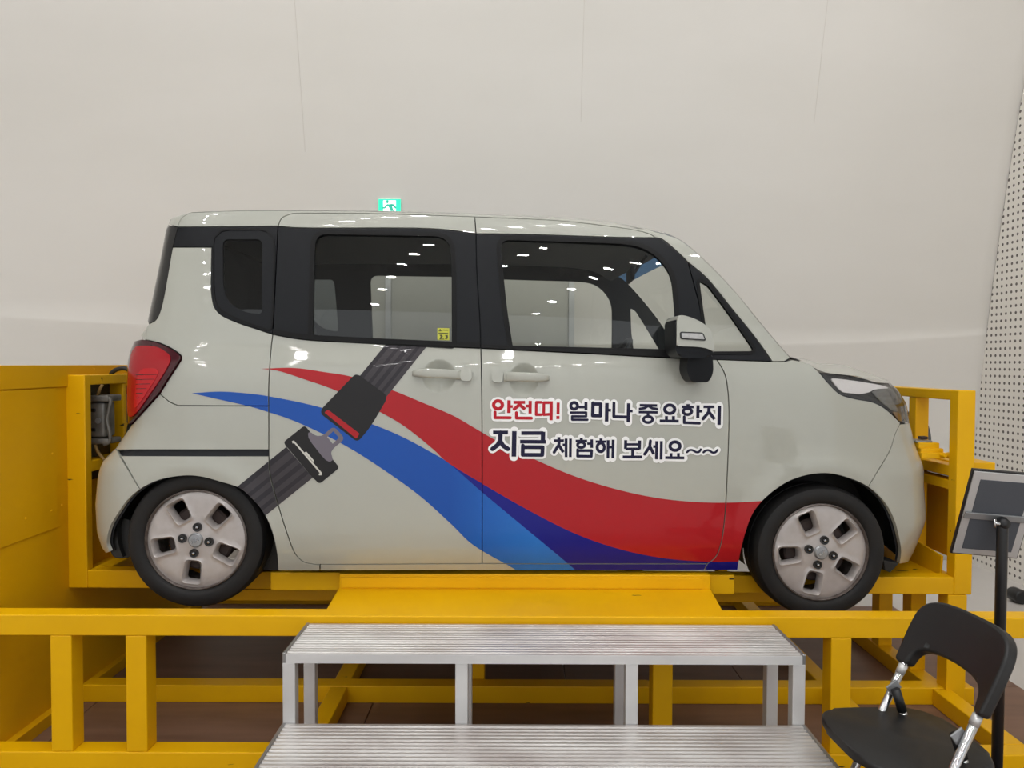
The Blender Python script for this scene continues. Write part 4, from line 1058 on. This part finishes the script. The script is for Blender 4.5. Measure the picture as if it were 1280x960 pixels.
NAVY1 = [
 (30, ring(900, 178, 34, 33)), (30, [(1018, 140), (1018, 222)]), (26, [(945, 190), (1018, 190)]), (24, [(868, 245), (1020, 245), (1020, 283), (880, 283), (880, 316), (1033, 317)]),
 (34, [(1088, 160), (1165, 160), (1163, 278), (1085, 276), (1088, 150)]), (36, [(1228, 150), (1224, 335)]), (28, [(1228, 220), (1268, 222)]),
 (36, [(90, 443), (240, 443)]), (44, [(165, 445), (162, 525), (135, 570), (85, 608)]), (44, [(162, 530), (190, 575), (238, 608)]), (46, [(303, 430), (298, 685)]),
 (36, [(372, 450), (592, 450)]), (44, [(590, 436), (588, 540)]), (36, [(360, 535), (618, 537)]), (38, [(388, 590), (586, 592), (582, 668), (386, 667), (388, 575)]),
 (30, [(748, 490), (748, 520)]), (26, [(698, 525), (798, 525)]), (30, [(750, 525), (748, 565), (700, 642)]), (30, [(750, 575), (793, 642)]), (26, [(785, 568), (820, 568)]), (28, [(820, 505), (820, 690)]), (28, [(864, 505), (862, 690)]),
 (30, [(972, 498), (972, 525)]), (24, [(915, 528), (1030, 528)]), (28, ring(970, 568, 36, 27)), (28, [(1076, 512), (1076, 598)]), (24, [(1030, 555), (1076, 555)]), (28, [(935, 625), (1075, 625), (1072, 682), (935, 680), (935, 615)]),
 (30, [(1168, 503), (1168, 530)]), (24, [(1115, 535), (1222, 535)]), (30, ring(1166, 592, 36, 43))]
NAVY2 = [
 (30, [(98, 150), (96, 285), (235, 290)]), (34, [(245, 152), (240, 342)]), (26, [(245, 230), (285, 230)]),
 (26, [(355, 172), (530, 175)]), (26, [(440, 178), (405, 200), (358, 208)]), (26, [(440, 178), (480, 202), (528, 210)]), (26, [(345, 240), (535, 243)]), (28, [(438, 243), (438, 278)]), (28, ring(438, 314, 45, 31)),
 (32, ring(655, 212, 50, 42)), (30, [(622, 280), (622, 325)]), (30, [(692, 280), (692, 325)]), (28, [(555, 328), (745, 331)]),
 (34, [(838, 160), (838, 188)]), (26, [(775, 188), (895, 190)]), (30, ring(832, 234, 42, 31)), (32, [(938, 172), (935, 300)]), (26, [(938, 232), (980, 232)]), (28, [(800, 288), (800, 346), (952, 352)]),
 (26, [(992, 188), (1102, 188)]), (32, [(1048, 190), (1045, 240), (988, 308)]), (32, [(1048, 240), (1103, 312)]), (34, [(1152, 178), (1148, 368)]),
 (28, [(40, 520), (38, 702)]), (26, [(40, 590), (88, 590)]), (28, [(90, 516), (86, 702)]),
 (30, [(215, 520), (213, 608)]), (30, [(355, 524), (352, 612)]), (24, [(215, 563), (355, 563)]), (26, [(213, 608), (355, 608)]), (30, [(285, 615), (285, 680)]), (28, [(185, 688), (378, 688)]),
 (30, [(462, 528), (455, 585), (405, 660)]), (30, [(460, 590), (495, 660)]), (26, [(490, 585), (525, 585)]), (28, [(525, 530), (522, 712)]), (28, [(572, 530), (568, 714)]),
 (32, ring(708, 580, 50, 42)), (28, [(668, 650), (668, 695)]), (28, [(742, 650), (742, 695)]), (28, [(610, 695), (800, 698)]),
 (22, catmull([(828, 640), (850, 622), (880, 620), (920, 640), (948, 637), (965, 613)], 4)), (22, catmull([(992, 642), (1015, 625), (1045, 622), (1085, 645), (1113, 640), (1132, 618)], 4))]
def stroke_quads(pts, wd, cap):
    """ribbon quads and joint discs (2D) for a thick polyline"""
    polys = []; P = [np.array(p, float) for p in pts]
    for a, b in zip(P, P[1:]):
        d = b - a; L = np.linalg.norm(d)
        if L < 1e-6: continue
        d /= L; n = np.array([-d[1], d[0]]) * wd / 2
        k = max(1, int(L / 40))
        for j in range(k):
            p, q = a + (b - a) * j / k, a + (b - a) * (j + 1) / k
            polys.append([p - n, q - n, q + n, p + n])
    idx = range(len(P)) if cap else range(1, len(P) - 1)
    for i in idx:
        polys.append([P[i] + np.array([math.cos(t), math.sin(t)]) * wd / 2 for t in np.linspace(0, 2 * math.pi, 17)[:-1]])
    return polys
def union_mesh(name, polys_px, m, off):
    """one outline from overlapping strokes: no two faces share a place"""
    pts = []; ed = []
    for q in polys_px:
        k = len(pts); pts += [Vector(p) for p in q]; ed += [(k + a, k + (a + 1) % len(q)) for a in range(len(q))]
    V, E, F, *_ = delaunay_2d_cdt(pts, ed, [], 0, 1e-5)
    V = np.array([(v.x, v.y) for v in V]); F = np.array([f for f in F]); C = V[F].mean(1)
    sel = np.zeros(len(F), bool)
    for q in polys_px: sel |= pip(C, q)
    F = F[sel]; us = np.unique(F); mp = -np.ones(len(V), int); mp[us] = np.arange(len(us))
    sz = solve(V[us]); save = list(DISH); DISH.clear()
    N3 = normals(sz); V3 = surf(sz[:, 0], sz[:, 1]) + N3 * off - np.array(COFF); DISH.extend(save)
    F = mp[F]; t = F[0]
    if np.cross(V3[t[1]] - V3[t[0]], V3[t[2]] - V3[t[0]]) @ N3[t[0]] < 0: F = F[:, ::-1]
    me = mesh_from(name, V3, F, N3)
    return link(name, me, m, fdoor)
def glyph(groups, grow, cap):
    out = []
    for (T, S) in groups:
        for wd, pl in S:
            for poly in stroke_quads(pl, wd + grow, cap or len(pl) > 2): out.append([T(p) for p in poly])
    return out
def simp(groups, grow):
    out = []
    for (T, S) in groups:
        for wd, pl in S:
            pl2 = pl[::2] + ([pl[-1]] if len(pl) % 2 == 0 else []) if len(pl) > 10 else pl
            for poly in stroke_quads(pl2, wd + grow, True): out.append([T(p) for p in poly])
    return out
union_mesh('letter_backing', simp([(T1, RED1), (T1, NAVY1), (T2, NAVY2)], 44), 'letter_white', 0.0026)
for T, S, m, cuts in ((T1, RED1, 'letter_red', (4, 6, 3, 2)), (T1, NAVY1, 'letter_navy', (4, 3, 4, 4, 7, 6)), (T2, NAVY2, 'letter_navy', (3, 6, 4, 6, 4, -3, 6, 5, 4, 1, 1))):
    k = 0
    for c in cuts:
        if c > 0: union_mesh('letter', glyph([(T, S[k:k + c])], 0, False), m, 0.0036)
        k += abs(c)
union_mesh('letter', glyph([(T1, NAVY1[28:]), (T2, NAVY2[23:26])], 0, False), 'letter_navy', 0.0036)

# ---- door mirror
def mp_(px, py, y): return Vector(px_to_local(px, py, y))
def prism_px(poly, y0, y1, bev, m, name, par, smooth=45):
    mb = MB(COFF); P = [mp_(a, b, y0) for a, b in poly]
    mb.prism([tuple(p) for p in P], (0, y1 - y0, 0), bev, 4); return mb.build(name, m, par, auto=smooth)
dm = prism_px(fillet([(846, 432.5), (846.3, 394), (856, 394), (873, 400), (888, 410.5), (892, 424), (893.5, 440.5), (886, 436), (874, 433.5)], [1.5, 8, 8, 10, 9, 9, 1.5, 6, 8]), -0.175, 0.0, 0.008, 'paint', 'door_mirror', car)
prism_px(fillet([(843.5, 400), (850, 398), (850, 431), (874, 432), (893, 438.5), (886, 447), (862, 448), (850, 446.5), (844, 438)], [4, 1, 1, 5, 3, 5, 10, 8, 10]), -0.168, -0.01, 0.006, 'black_trim', 'mirror_base', dm)
prism_px(fillet([(850, 414.5), (879, 415.7), (883, 426), (850.5, 423.8)], 2.5), -0.179, -0.16, 0.002, 'gloss_black', 'indicator_bezel', dm)
prism_px(fillet([(851.7, 416), (878, 417), (881, 424.4), (852.3, 422.4)], 1.5), -0.181, -0.16, 0.001, 'signal', 'indicator', dm)
prism_px(fillet([(860, 444), (891, 444), (892, 466), (886, 478), (865, 478), (858.5, 466)], [2, 2, 8, 4, 4, 8]), -0.10, 0.012, 0.006, 'black_trim', 'mirror_arm', dm)

# ---- wheels
RR, TR = 0.201, 0.277
def make_wheel(name, c, rot, tr=TR):
    """rim (the part) with tyre, lip, bolts, cap and brake behind as its pieces; built at local origin, outer face towards -Y"""
    yo = 0.0
    def dep(r): return 0.010 + 0.012 * (r / RR) ** 2 * 0 - 0.006 * np.clip(1 - r / (0.35 * RR), 0, 1) + 0.010 * np.clip((r / RR - 0.88) / 0.12, 0, 1) ** 2
    th = np.linspace(0, 2 * math.pi, 73)[:-1]
    outer = np.stack([RR * 0.965 * np.cos(th), RR * 0.965 * np.sin(th)], -1)
    holes, lips, mids = [], [], []
    for k in range(5):
        a = R(41 + rot + 72 * k); ca, sa = math.cos(a), math.sin(a)
        def q(r0, r1, w0, w1, it=2):
            L = fillet([(r0, -w0), (r1, -w1), (r1, w1), (r0, w0)], 0.09, 6)
            return np.array([(RR * (x * ca - y_ * sa), RR * (x * sa + y_ * ca)) for x, y_ in L])
        holes.append(q(0.445, 0.845, 0.122, 0.158)); mids.append(q(0.405, 0.885, 0.165, 0.20)); lips.append(q(0.37, 0.92, 0.20, 0.235))
    pts = [tuple(p) for p in outer]; edges = [(i, (i + 1) % 72) for i in range(72)]; tags = [0] * 72
    for L, tg in ((holes, 1), (mids, 2), (lips, 3)):
        for H in L:
            k = len(pts); pts += [tuple(p) for p in H]; edges += [(k + i, k + (i + 1) % len(H)) for i in range(len(H))]
    for r_ in (0.15, 0.22, 0.3, 0.36, 0.93):
        for t in th[::2]:
            p = np.array([RR * r_ * math.cos(t), RR * r_ * math.sin(t)])
            if not any(pip([p], L)[0] for L in lips): pts.append(tuple(p))
    for t in np.linspace(0, 2 * math.pi, 60):
        for r_ in (0.45, 0.55, 0.65, 0.75, 0.85):
            p = np.array([RR * r_ * math.cos(t), RR * r_ * math.sin(t)])
            if not any(pip([p], inset(L, -0.006))[0] for L in lips): pts.append(tuple(p))
    V, E, F, *_ = delaunay_2d_cdt([Vector(p) for p in pts], edges, [], 0, 1e-7)
    V = np.array([(v.x, v.y) for v in V]); F = np.array([f for f in F]); C = V[F].mean(1)
    k = pip(C, outer)
    for H in holes: k &= ~pip(C, H)
    F = F[k]; r = np.hypot(V[:, 0], V[:, 1]); y = dep(r)
    hp_ = np.concatenate(holes); mpn = np.concatenate(mids)
    for i, p in enumerate(V):
        if np.min(np.linalg.norm(hp_ - p, axis=1)) < 1e-6: y[i] += 0.008
        elif np.min(np.linalg.norm(mpn - p, axis=1)) < 1e-6: y[i] -= 0.004
    bm = MB(); vs_ = [bm.bm.verts.new((p[0], y[i], p[1])) for i, p in enumerate(V)]
    for f in F: bm.bm.faces.new([vs_[int(i)] for i in f])
    for v in [v for v in bm.bm.verts if not v.link_faces]: bm.bm.verts.remove(v)
    be = [e for e in bm.bm.edges if e.is_boundary and all((v.co.x ** 2 + v.co.z ** 2) ** 0.5 < 0.9 * RR for v in e.verts)]
    ex = bmesh.ops.extrude_edge_only(bm.bm, edges=be); nv = [v for v in ex['geom'] if isinstance(v, bmesh.types.BMVert)]
    for v in nv: v.co.y += 0.03; v.co.x *= 0.99; v.co.z *= 0.99
    rim = bm.build(name, 'rim', car, auto=50)
    lw = (wr if c is wr else wf)
    rim.location = (c[0] - COFF[0], c[1] - COFF[1], c[2] - COFF[2])
    mb = MB(); mb.lathe([(RR * 0.96, 0.022), (RR * 0.965, 0.008), (RR * 0.985, 0.002), (RR * 1.01, 0.006), (RR * 1.01, 0.02), (RR * 0.93, 0.05), (RR * 0.91, 0.15), (RR * 0.89, 0.15), (RR * 0.90, 0.05)], (0, 0, 0), 'Y', 72, True); mb.build('rim_lip', 'rim_edge', rim, auto=40)
    mb = MB()
    mb.lathe([(RR * 1.0, 0.012), (RR * 1.03, 0.004), (RR * 1.10, -0.004), (tr * 0.9, -0.004), (tr * 0.955, 0.004), (tr * 0.985, 0.018), (tr * 0.995, 0.034), (tr, 0.05), (tr, 0.074), (tr - 0.006, 0.075), (tr - 0.006, 0.083), (tr, 0.084), (tr, 0.12), (tr * 0.985, 0.148), (tr * 0.93, 0.162), (RR * 1.05, 0.16), (RR * 0.95, 0.15)], (0, 0, 0), 'Y', 96, True)
    mb.build('tyre', 'tyre', rim, auto=30)
    mb = MB(); mb.lathe([(0.0, 0.055), (RR * 0.62, 0.055), (RR * 0.66, 0.062), (RR * 0.66, 0.12), (0.0, 0.12)], (0, 0, 0), 'Y', 48); mb.build('brake_drum', 'dark_steel', rim, auto=40)
    mb = MB(); mb.lathe([(0.0, -0.004), (RR * 0.12, -0.003), (RR * 0.145, 0.002), (RR * 0.15, 0.02)], (0, 0, 0), 'Y', 36); mb.build('centre_cap', 'cap', rim, auto=40)
    for k in range(4):
        a = R(75 + rot * 1.2 + 90 * k); x, z = 0.262 * RR * math.cos(a), 0.262 * RR * math.sin(a)
        mb = MB(); mb.lathe([(RR * 0.05, 0.006), (RR * 0.055, 0.001), (RR * 0.088, 0.0005), (RR * 0.09, 0.014)], (x, 0, z), 'Y', 24); nt_ = mb.build('bolt_recess', 'lug_black', rim, auto=30)
        mb = MB(); mb.lathe([(0, -0.005), (RR * 0.025, -0.004), (RR * 0.038, 0.002), (RR * 0.038, 0.008)], (x, 0, z), 'Y', 12); mb.build('wheel_bolt', 'bolt', rim, auto=40)
    return rim
def emblem(rim, ang):
    cu = bpy.data.curves.new('cap_emblem', 'FONT'); cu.body = 'KIA'; cu.size = 0.021; cu.align_x = 'CENTER'; cu.align_y = 'CENTER'; cu.extrude = 0.0008; cu.shear = 0.1
    t = bpy.data.objects.new('tmp', cu); COL.objects.link(t)
    dg = bpy.context.evaluated_depsgraph_get(); me = bpy.data.meshes.new_from_object(t.evaluated_get(dg)); bpy.data.objects.remove(t)
    me.name = 'cap_emblem'; me.materials.clear()
    o = link('cap_emblem', me, 'bolt', rim); o.rotation_euler = (R(90), R(-ang), 0); o.location = (0, -0.0052, 0)
w_rear = make_wheel('wheel', wr, 6); w_front = make_wheel('wheel', wf, 0)
emblem(w_rear, 20); emblem(w_front, 45)
for c, src in ((wr, w_rear), (wf, w_front)):             # far side wheels
    f = src.copy(); COL.objects.link(f); f.parent = car; f.scale = (1, -1, 1); f.location = (src.location.x, -src.location.y, src.location.z)
    for ch in list(src.children):
        g = ch.copy(); COL.objects.link(g); g.parent = f
# axles and wheel arch liners
for c, zc in ((wr, WHEEL_R[0][1]), (wf, WHEEL_R[1][1])):
    mb = MB(COFF); mb.tube([(c[0], 0.14, c[2]), (c[0], 1.46, c[2])], 0.035, 12); mb.build('axle', 'dark_steel', car, smooth=True)
    rl = 0.272 if c is wr else 0.315; 
    rl = 0.300 if c is wr else 0.325
    for sgn in (0, 1):
        mb = MB(COFF); rows = []
        for t in np.linspace(R(-30) if c is wr else R(-16), R(200) if c is wr else R(198), 40):
            x, z = c[0] + rl * 1.02 * math.cos(t) - (0.02 if c is wr else -0.0), zc + rl * math.sin(t)
            y0 = float(surf(np.array([x]), np.array([max(z, 0.7)]))[0, 1]) + 0.02
            if x > 1.0: y0 = max(y0, float(np.interp(x, [1.0, 1.25, 1.45, 1.6], [0.03, 0.03, 0.075, 0.15])))
            ys = (y0, (y0 + 0.30) / 2, 0.30); rows.append([(x, (yy if not sgn else 2 * HW - yy), z) for yy in ys])
        mb.grid(rows)
        ib = [(r_[-1]) for r_ in rows]
        mb.bm.faces.new([mb.bm.verts.new(p) for p in ib])
        mb.build('wheel_arch_liner', 'liner', car, smooth=True)
# mud flaps / splash guards
mb = MB(COFF); q = [mp_(a, b, 0.10) for a, b in chaikin([(134, 676), (160, 640), (168, 690), (163, 697), (146, 699), (139, 694)], 1, 0.2)]
mb.prism([tuple(p) for p in q], (0, 0.14, 0), 0.004); mb.build('splash_guard', 'liner', car)
mb = MB(COFF); q = [mp_(a, b, 0.12) for a, b in [(1104, 700), (1124, 704), (1116, 711), (1113, 716), (1106, 713)]]
mb.prism([tuple(p) for p in q], (0, 0.1, 0), 0.003); mb.build('splash_guard', 'liner', car)
mb = MB(COFF); q = [mp_(a, b, 0.13) for a, b in [(318, 655), (341, 664), (348, 692), (349, 713), (330, 713), (322, 700)]]
mb.prism([tuple(p) for p in q], (0, 0.16, 0), 0.003); mb.build('splash_guard', 'liner', car)
# jacking pads from the cradle up to the sill
for (a, b) in ((372, 384), (896, 908)):
    for (y0, y1) in ((0.25, 0.305), (1.27, 1.32)):
        x0, x1 = atY(a, 714, 0.27)[0], atY(b, 714, 0.27)[0]
        zz = CR_SUP[0] + (CR_SUP[1] - CR_SUP[0]) * ((x0 + x1) / 2 - CR_SUP[2]) / (CR_SUP[3] - CR_SUP[2])
        cm('jacking_pad', x0, x1, y0, y1, zz - 0.001, zl_ + 0.03)

# ================================================================== ALUMINIUM STEPS
st = empty('step_stool', (0.1, -0.55, 0)); so = (0.1, -0.55, 0)
tag(st, 'ribbed aluminium two tread step platform in front of the yellow frame', 'steps')
SX0, SX1 = -0.742, 0.956
def tread(y0, y1, z):
    n = 13; pitch = (y1 - y0 - 0.012) / n; prof = [(y0, z - 0.03), (y0, z - 0.001), (y0 + 0.006, z - 0.001)]
    for k in range(n):
        a = y0 + 0.006 + k * pitch
        prof += [(a + pitch * 0.14, z - 0.006), (a + pitch * 0.40, z - 0.006), (a + pitch * 0.54, z), (a + pitch * 0.98, z)]
    prof += [(y1, z - 0.001), (y1, z - 0.03)]
    mb = MB(so); mb.prism([(SX0 + 0.012, a, b) for a, b in prof], (SX1 - SX0 - 0.024, 0, 0)); mb.build('tread', 'alu_tread', st)
    for x in (SX0, SX1 - 0.012):
        mb = MB(so); mb.box(x, x + 0.012, y0, y1, z - 0.032, z + 0.002, 0.002, 1); mb.build('end_cap', 'alu_side', st)
    mb = MB(so); mb.box(SX0 + 0.012, SX1 - 0.012, y0 - 0.003, y0, z - 0.03, z - 0.002); mb.build('front_edge', 'alu', st)
Z1, Z2 = 0.559, 0.332
yb1, yf1 = YN0 - 0.012, -0.56
yb2, yf2 = yf1 - 0.004, yf1 - 0.285
tread(yf1, yb1, Z1); tread(yf2, yb2, Z2)
lx = [(SX0, SX0 + 0.041), (-0.181, -0.140), (0.372, 0.413), (SX1 - 0.041, SX1)]
for a, b in lx:
    mb = MB(so); mb.box(a, b, yf1, yf1 + 0.04, 0, Z1 - 0.03, 0.003); mb.build('leg', 'alu', st)
    mb = MB(so); mb.box(a, b, yb1 - 0.04, yb1, 0, Z1 - 0.03, 0.003); mb.build('leg', 'alu', st)
    mb = MB(so); mb.box(a, b, yf2, yf2 + 0.04, 0, Z2 - 0.03, 0.003); mb.build('leg', 'alu', st)
    mb = MB(so); mb.box(a + 0.004, b - 0.004, yf2 + 0.04, yf1, Z2 - 0.07, Z2 - 0.031, 0.002); mb.build('brace', 'alu', st)

# ================================================================== FOLDING CHAIR
cc = Vector((1.207, -0.872, 0)); Lv = Vector((0.072, -0.997, 0)).normalized(); Fv = Vector((-0.997, -0.072, 0)).normalized(); Zv = Vector((0, 0, 1))
ch = empty('folding_chair', (cc.x - 0.1, cc.y, 0)); cho = (cc.x - 0.1, cc.y, 0)
tag(ch, 'black folding chair with chrome tube legs beside the aluminium steps', 'chair')
def cp(l, f, z): return cc + Lv * l + Fv * f + Zv * z
def slope(z): return (0.62 - z) * 0.467           # forward distance on the leaning tube
for s in (-1, 1):
    pts = [cp(0.155 * s, slope(0.64), 0.64), cp(0.157 * s, slope(0.3), 0.3), cp(0.157 * s, slope(0.02), 0.02)]
    mb = MB(cho); mb.tube(pts, 0.0115, 14); mb.build('front_leg', 'chrome', ch, smooth=True)
    mb = MB(cho); mb.tube([cp(0.157 * s, slope(0.03), 0.0), cp(0.157 * s, slope(0.04), 0.04)], 0.014, 12); mb.build('rubber_foot', 'chair', ch, smooth=True)
    pts = [cp(0.128 * s, 0.05, 0.535), cp(0.128 * s, 0.02, 0.42), cp(0.128 * s, -0.16, 0.0)]
    mb = MB(cho); mb.tube([cp(0.128 * s, 0.03, 0.47), cp(0.128 * s, -0.16, 0.01)], 0.0105, 14); mb.build('rear_leg', 'chrome', ch, smooth=True)
    mb = MB(cho); mb.tube([cp(0.128 * s, 0.052, 0.535), cp(0.128 * s, 0.03, 0.47)], 0.0135, 12); mb.build('pivot_sleeve', 'chair', ch, smooth=True)
    mb = MB(cho); mb.bar(cp(0.140 * s, 0.035, 0.548), cp(0.140 * s, 0.066, 0.525), 0.006, 0.03, bev=0.002); mb.build('pivot_plate', 'bracket', ch)
    p0 = cp(0.155 * s, slope(0.598), 0.598); p1 = cp(0.155 * s, slope(0.572), 0.572)
    mb = MB(cho); mb.tube([p0, p1], 0.0128, 14); mb.build('tube_collar', 'board_frame', ch, smooth=True)
mb = MB(cho); mb.tube([cp(-0.157, slope(0.12), 0.12), cp(0.157, slope(0.12), 0.12)], 0.008, 10); mb.build('crossbar', 'chrome', ch, smooth=True)
mb = MB(cho); mb.tube([cp(-0.128, -0.11, 0.12), cp(0.128, -0.11, 0.12)], 0.008, 10); mb.build('crossbar', 'chrome', ch, smooth=True)
# seat: rounded slab, slightly dished
out = chaikin([(-0.165, 0.295), (0.165, 0.295), (0.175, 0.10), (0.155, -0.075), (-0.155, -0.075), (-0.175, 0.10)], 3, 0.2)
mb = MB(cho); mb.prism([cp(a, b, 0.436 + 0.02 * max(0, b - 0.1)) for a, b in out], (0, 0, 0.026), 0.010, 4); mb.build('seat', 'chair', ch, auto=60)
# backrest: curved shell with an arched lower edge, its legs hugging the tubes
half = [(0.0, 0.205), (0.06, 0.204), (0.12, 0.197), (0.158, 0.178), (0.178, 0.145), (0.182, 0.09), (0.180, 0.0), (0.178, -0.025), (0.142, -0.025), (0.135, 0.02), (0.115, 0.042), (0.07, 0.054), (0.0, 0.058)]
outl = half + [(-a, b) for a, b in half[-2:0:-1]]
outl = fillet(outl, 0.02, 4)
outl = np.array(outl); G = np.array([(a, b) for a in np.arange(-0.17, 0.175, 0.02) for b in np.arange(-0.01, 0.2, 0.02)]); G = G[pip(G, outl)]
dmin = np.min(np.linalg.norm(G[:, None] - outl[None], axis=2), axis=1); G = G[dmin > 0.008]
V, E, F, *_ = delaunay_2d_cdt([Vector(p) for p in outl] + [Vector(p) for p in G], [(i, (i + 1) % len(outl)) for i in range(len(outl))], [], 0, 1e-6)
V = np.array([(v.x, v.y) for v in V]); F = [f for f in F if pip([np.mean(V[list(f)], axis=0)], outl)[0]]
mb = MB(cho); tops = []
tv = Vector((0, 0, 1)) * 0.906 - Fv * 0.423; nv_ = Fv * 0.906 + Zv * 0.423
base_p = cp(0, 0, 0.62)
vs_ = [mb.bm.verts.new(base_p + Lv * a + tv * b - nv_ * (0.030 * (1 - (a / 0.18) ** 2)) + nv_ * 0.021) for a, b in V]
for f in F: mb.bm.faces.new([vs_[i] for i in f])
ex = bmesh.ops.extrude_face_region(mb.bm, geom=mb.bm.faces[:]); nvv = [g for g in ex['geom'] if isinstance(g, bmesh.types.BMVert)]
for v in nvv: v.co -= nv_ * 0.036
bmesh.ops.recalc_face_normals(mb.bm, faces=mb.bm.faces)
o = mb.build('backrest', 'chair', ch, auto=55)
bv = o.modifiers.new('bevel', 'BEVEL'); bv.width = 0.008; bv.segments = 3; bv.limit_method = 'ANGLE'; bv.angle_limit = R(50)

# ================================================================== SIGN STAND
sg = empty('sign_stand', (1.47, -0.71, 0)); sgo = (1.47, -0.71, 0)
tag(sg, 'tilted framed sign seen from behind on a thin black pole at the right', 'sign stand')
dN, dF = 2.09 - 2.843, 2.20 - 2.843
tl_, bl_ = atY(1217, 587, dN), atY(1189, 692, dF); br_ = atY(1272, 699, dF); tr_ = atY(1217, 587, dN) + (br_ - bl_)
tl_, bl_, br_, tr_ = [Vector(v) for v in (tl_, bl_, br_, tr_)]
nb = (tr_ - tl_).cross(bl_ - tl_).normalized()
if nb.y > 0: nb = -nb                               # towards the camera
def pane(a, b, c_, d_, t, name, m, out=0.0, bev=0.001):
    P = [a + nb * out, b + nb * out, c_ + nb * out, d_ + nb * out]; mb = MB(sgo); mb.prism([tuple(p) for p in P], tuple(-nb * t), bev, 1); return mb.build(name, m, sg)
def lerp4(u, v): return (tl_ * (1 - u) + tr_ * u) * (1 - v) + (bl_ * (1 - u) + br_ * u) * v
pane(tl_, tr_, br_, bl_, 0.010, 'board', 'black_metal', -0.002)
pane(lerp4(.02, .015), lerp4(.98, .015), lerp4(.98, .985), lerp4(.02, .985), 0.004, 'frame', 'board_frame', 0.001)
pane(lerp4(.13, .10), lerp4(.87, .10), lerp4(.87, .92), lerp4(.13, .92), 0.004, 'back_panel', 'board_grey', 0.0025)
mid0, mid1 = lerp4(.02, .51), lerp4(.98, .51)
mb = MB(sgo); mb.bar(mid0 + nb * 0.006, mid1 + nb * 0.006, 0.006, 0.022, up=tuple((tl_ - bl_).normalized()), bev=0.002); mb.build('bracket_bar', 'bracket', sg)
pc = lerp4(.53, .53) + nb * 0.025
mb = MB(sgo); mb.tube([pc, pc + Vector((0, 0.0, -0.02)), (pc.x - 0.0, pc.y, 0.02)], 0.0155, 18); mb.build('pole', 'black_metal', sg, smooth=True)
mb = MB(sgo); mb.lathe([(0, -0.018), (0.014, -0.016), (0.019, 0.0), (0.014, 0.016), (0, 0.018)], tuple(pc), 'Y', 18); mb.build('pivot_joint', 'black_metal', sg, smooth=True)
mb = MB(sgo); mb.tube([pc + Vector((-0.012, -0.01, 0)), pc + Vector((-0.03, -0.012, 0.002))], 0.006, 10); mb.tube([pc + Vector((-0.03, -0.012, -0.012)), pc + Vector((-0.03, -0.012, 0.014))], 0.003, 8); mb.build('wing_nut', 'chrome', sg, smooth=True)
mb = MB(sgo); mb.lathe([(0.0, 0.0), (0.14, 0.0), (0.14, 0.006), (0.03, 0.014), (0.018, 0.03), (0, 0.03)], (pc.x, pc.y, 0.0), 'Z', 36); mb.build('base_plate', 'black_metal', sg, auto=30)

# ================================================================== small black foot on the white floor at the right edge
p = atZ(1279, 756, -0.012)
mb = MB((p[0], p[1], -0.012)); mb.prism([(p[0] + 0.05 * math.cos(t), p[1], 0.032 + 0.044 * math.sin(t)) for t in np.linspace(0, 2 * math.pi, 21)[:-1]], (0.0, 0.10, 0), 0.010, 3)
o = mb.build('rubber_foot', 'black_metal', None, auto=50); o.location = (p[0], p[1], -0.012)
tag(o, 'small black rubber foot on the white floor at the right edge', 'foot')
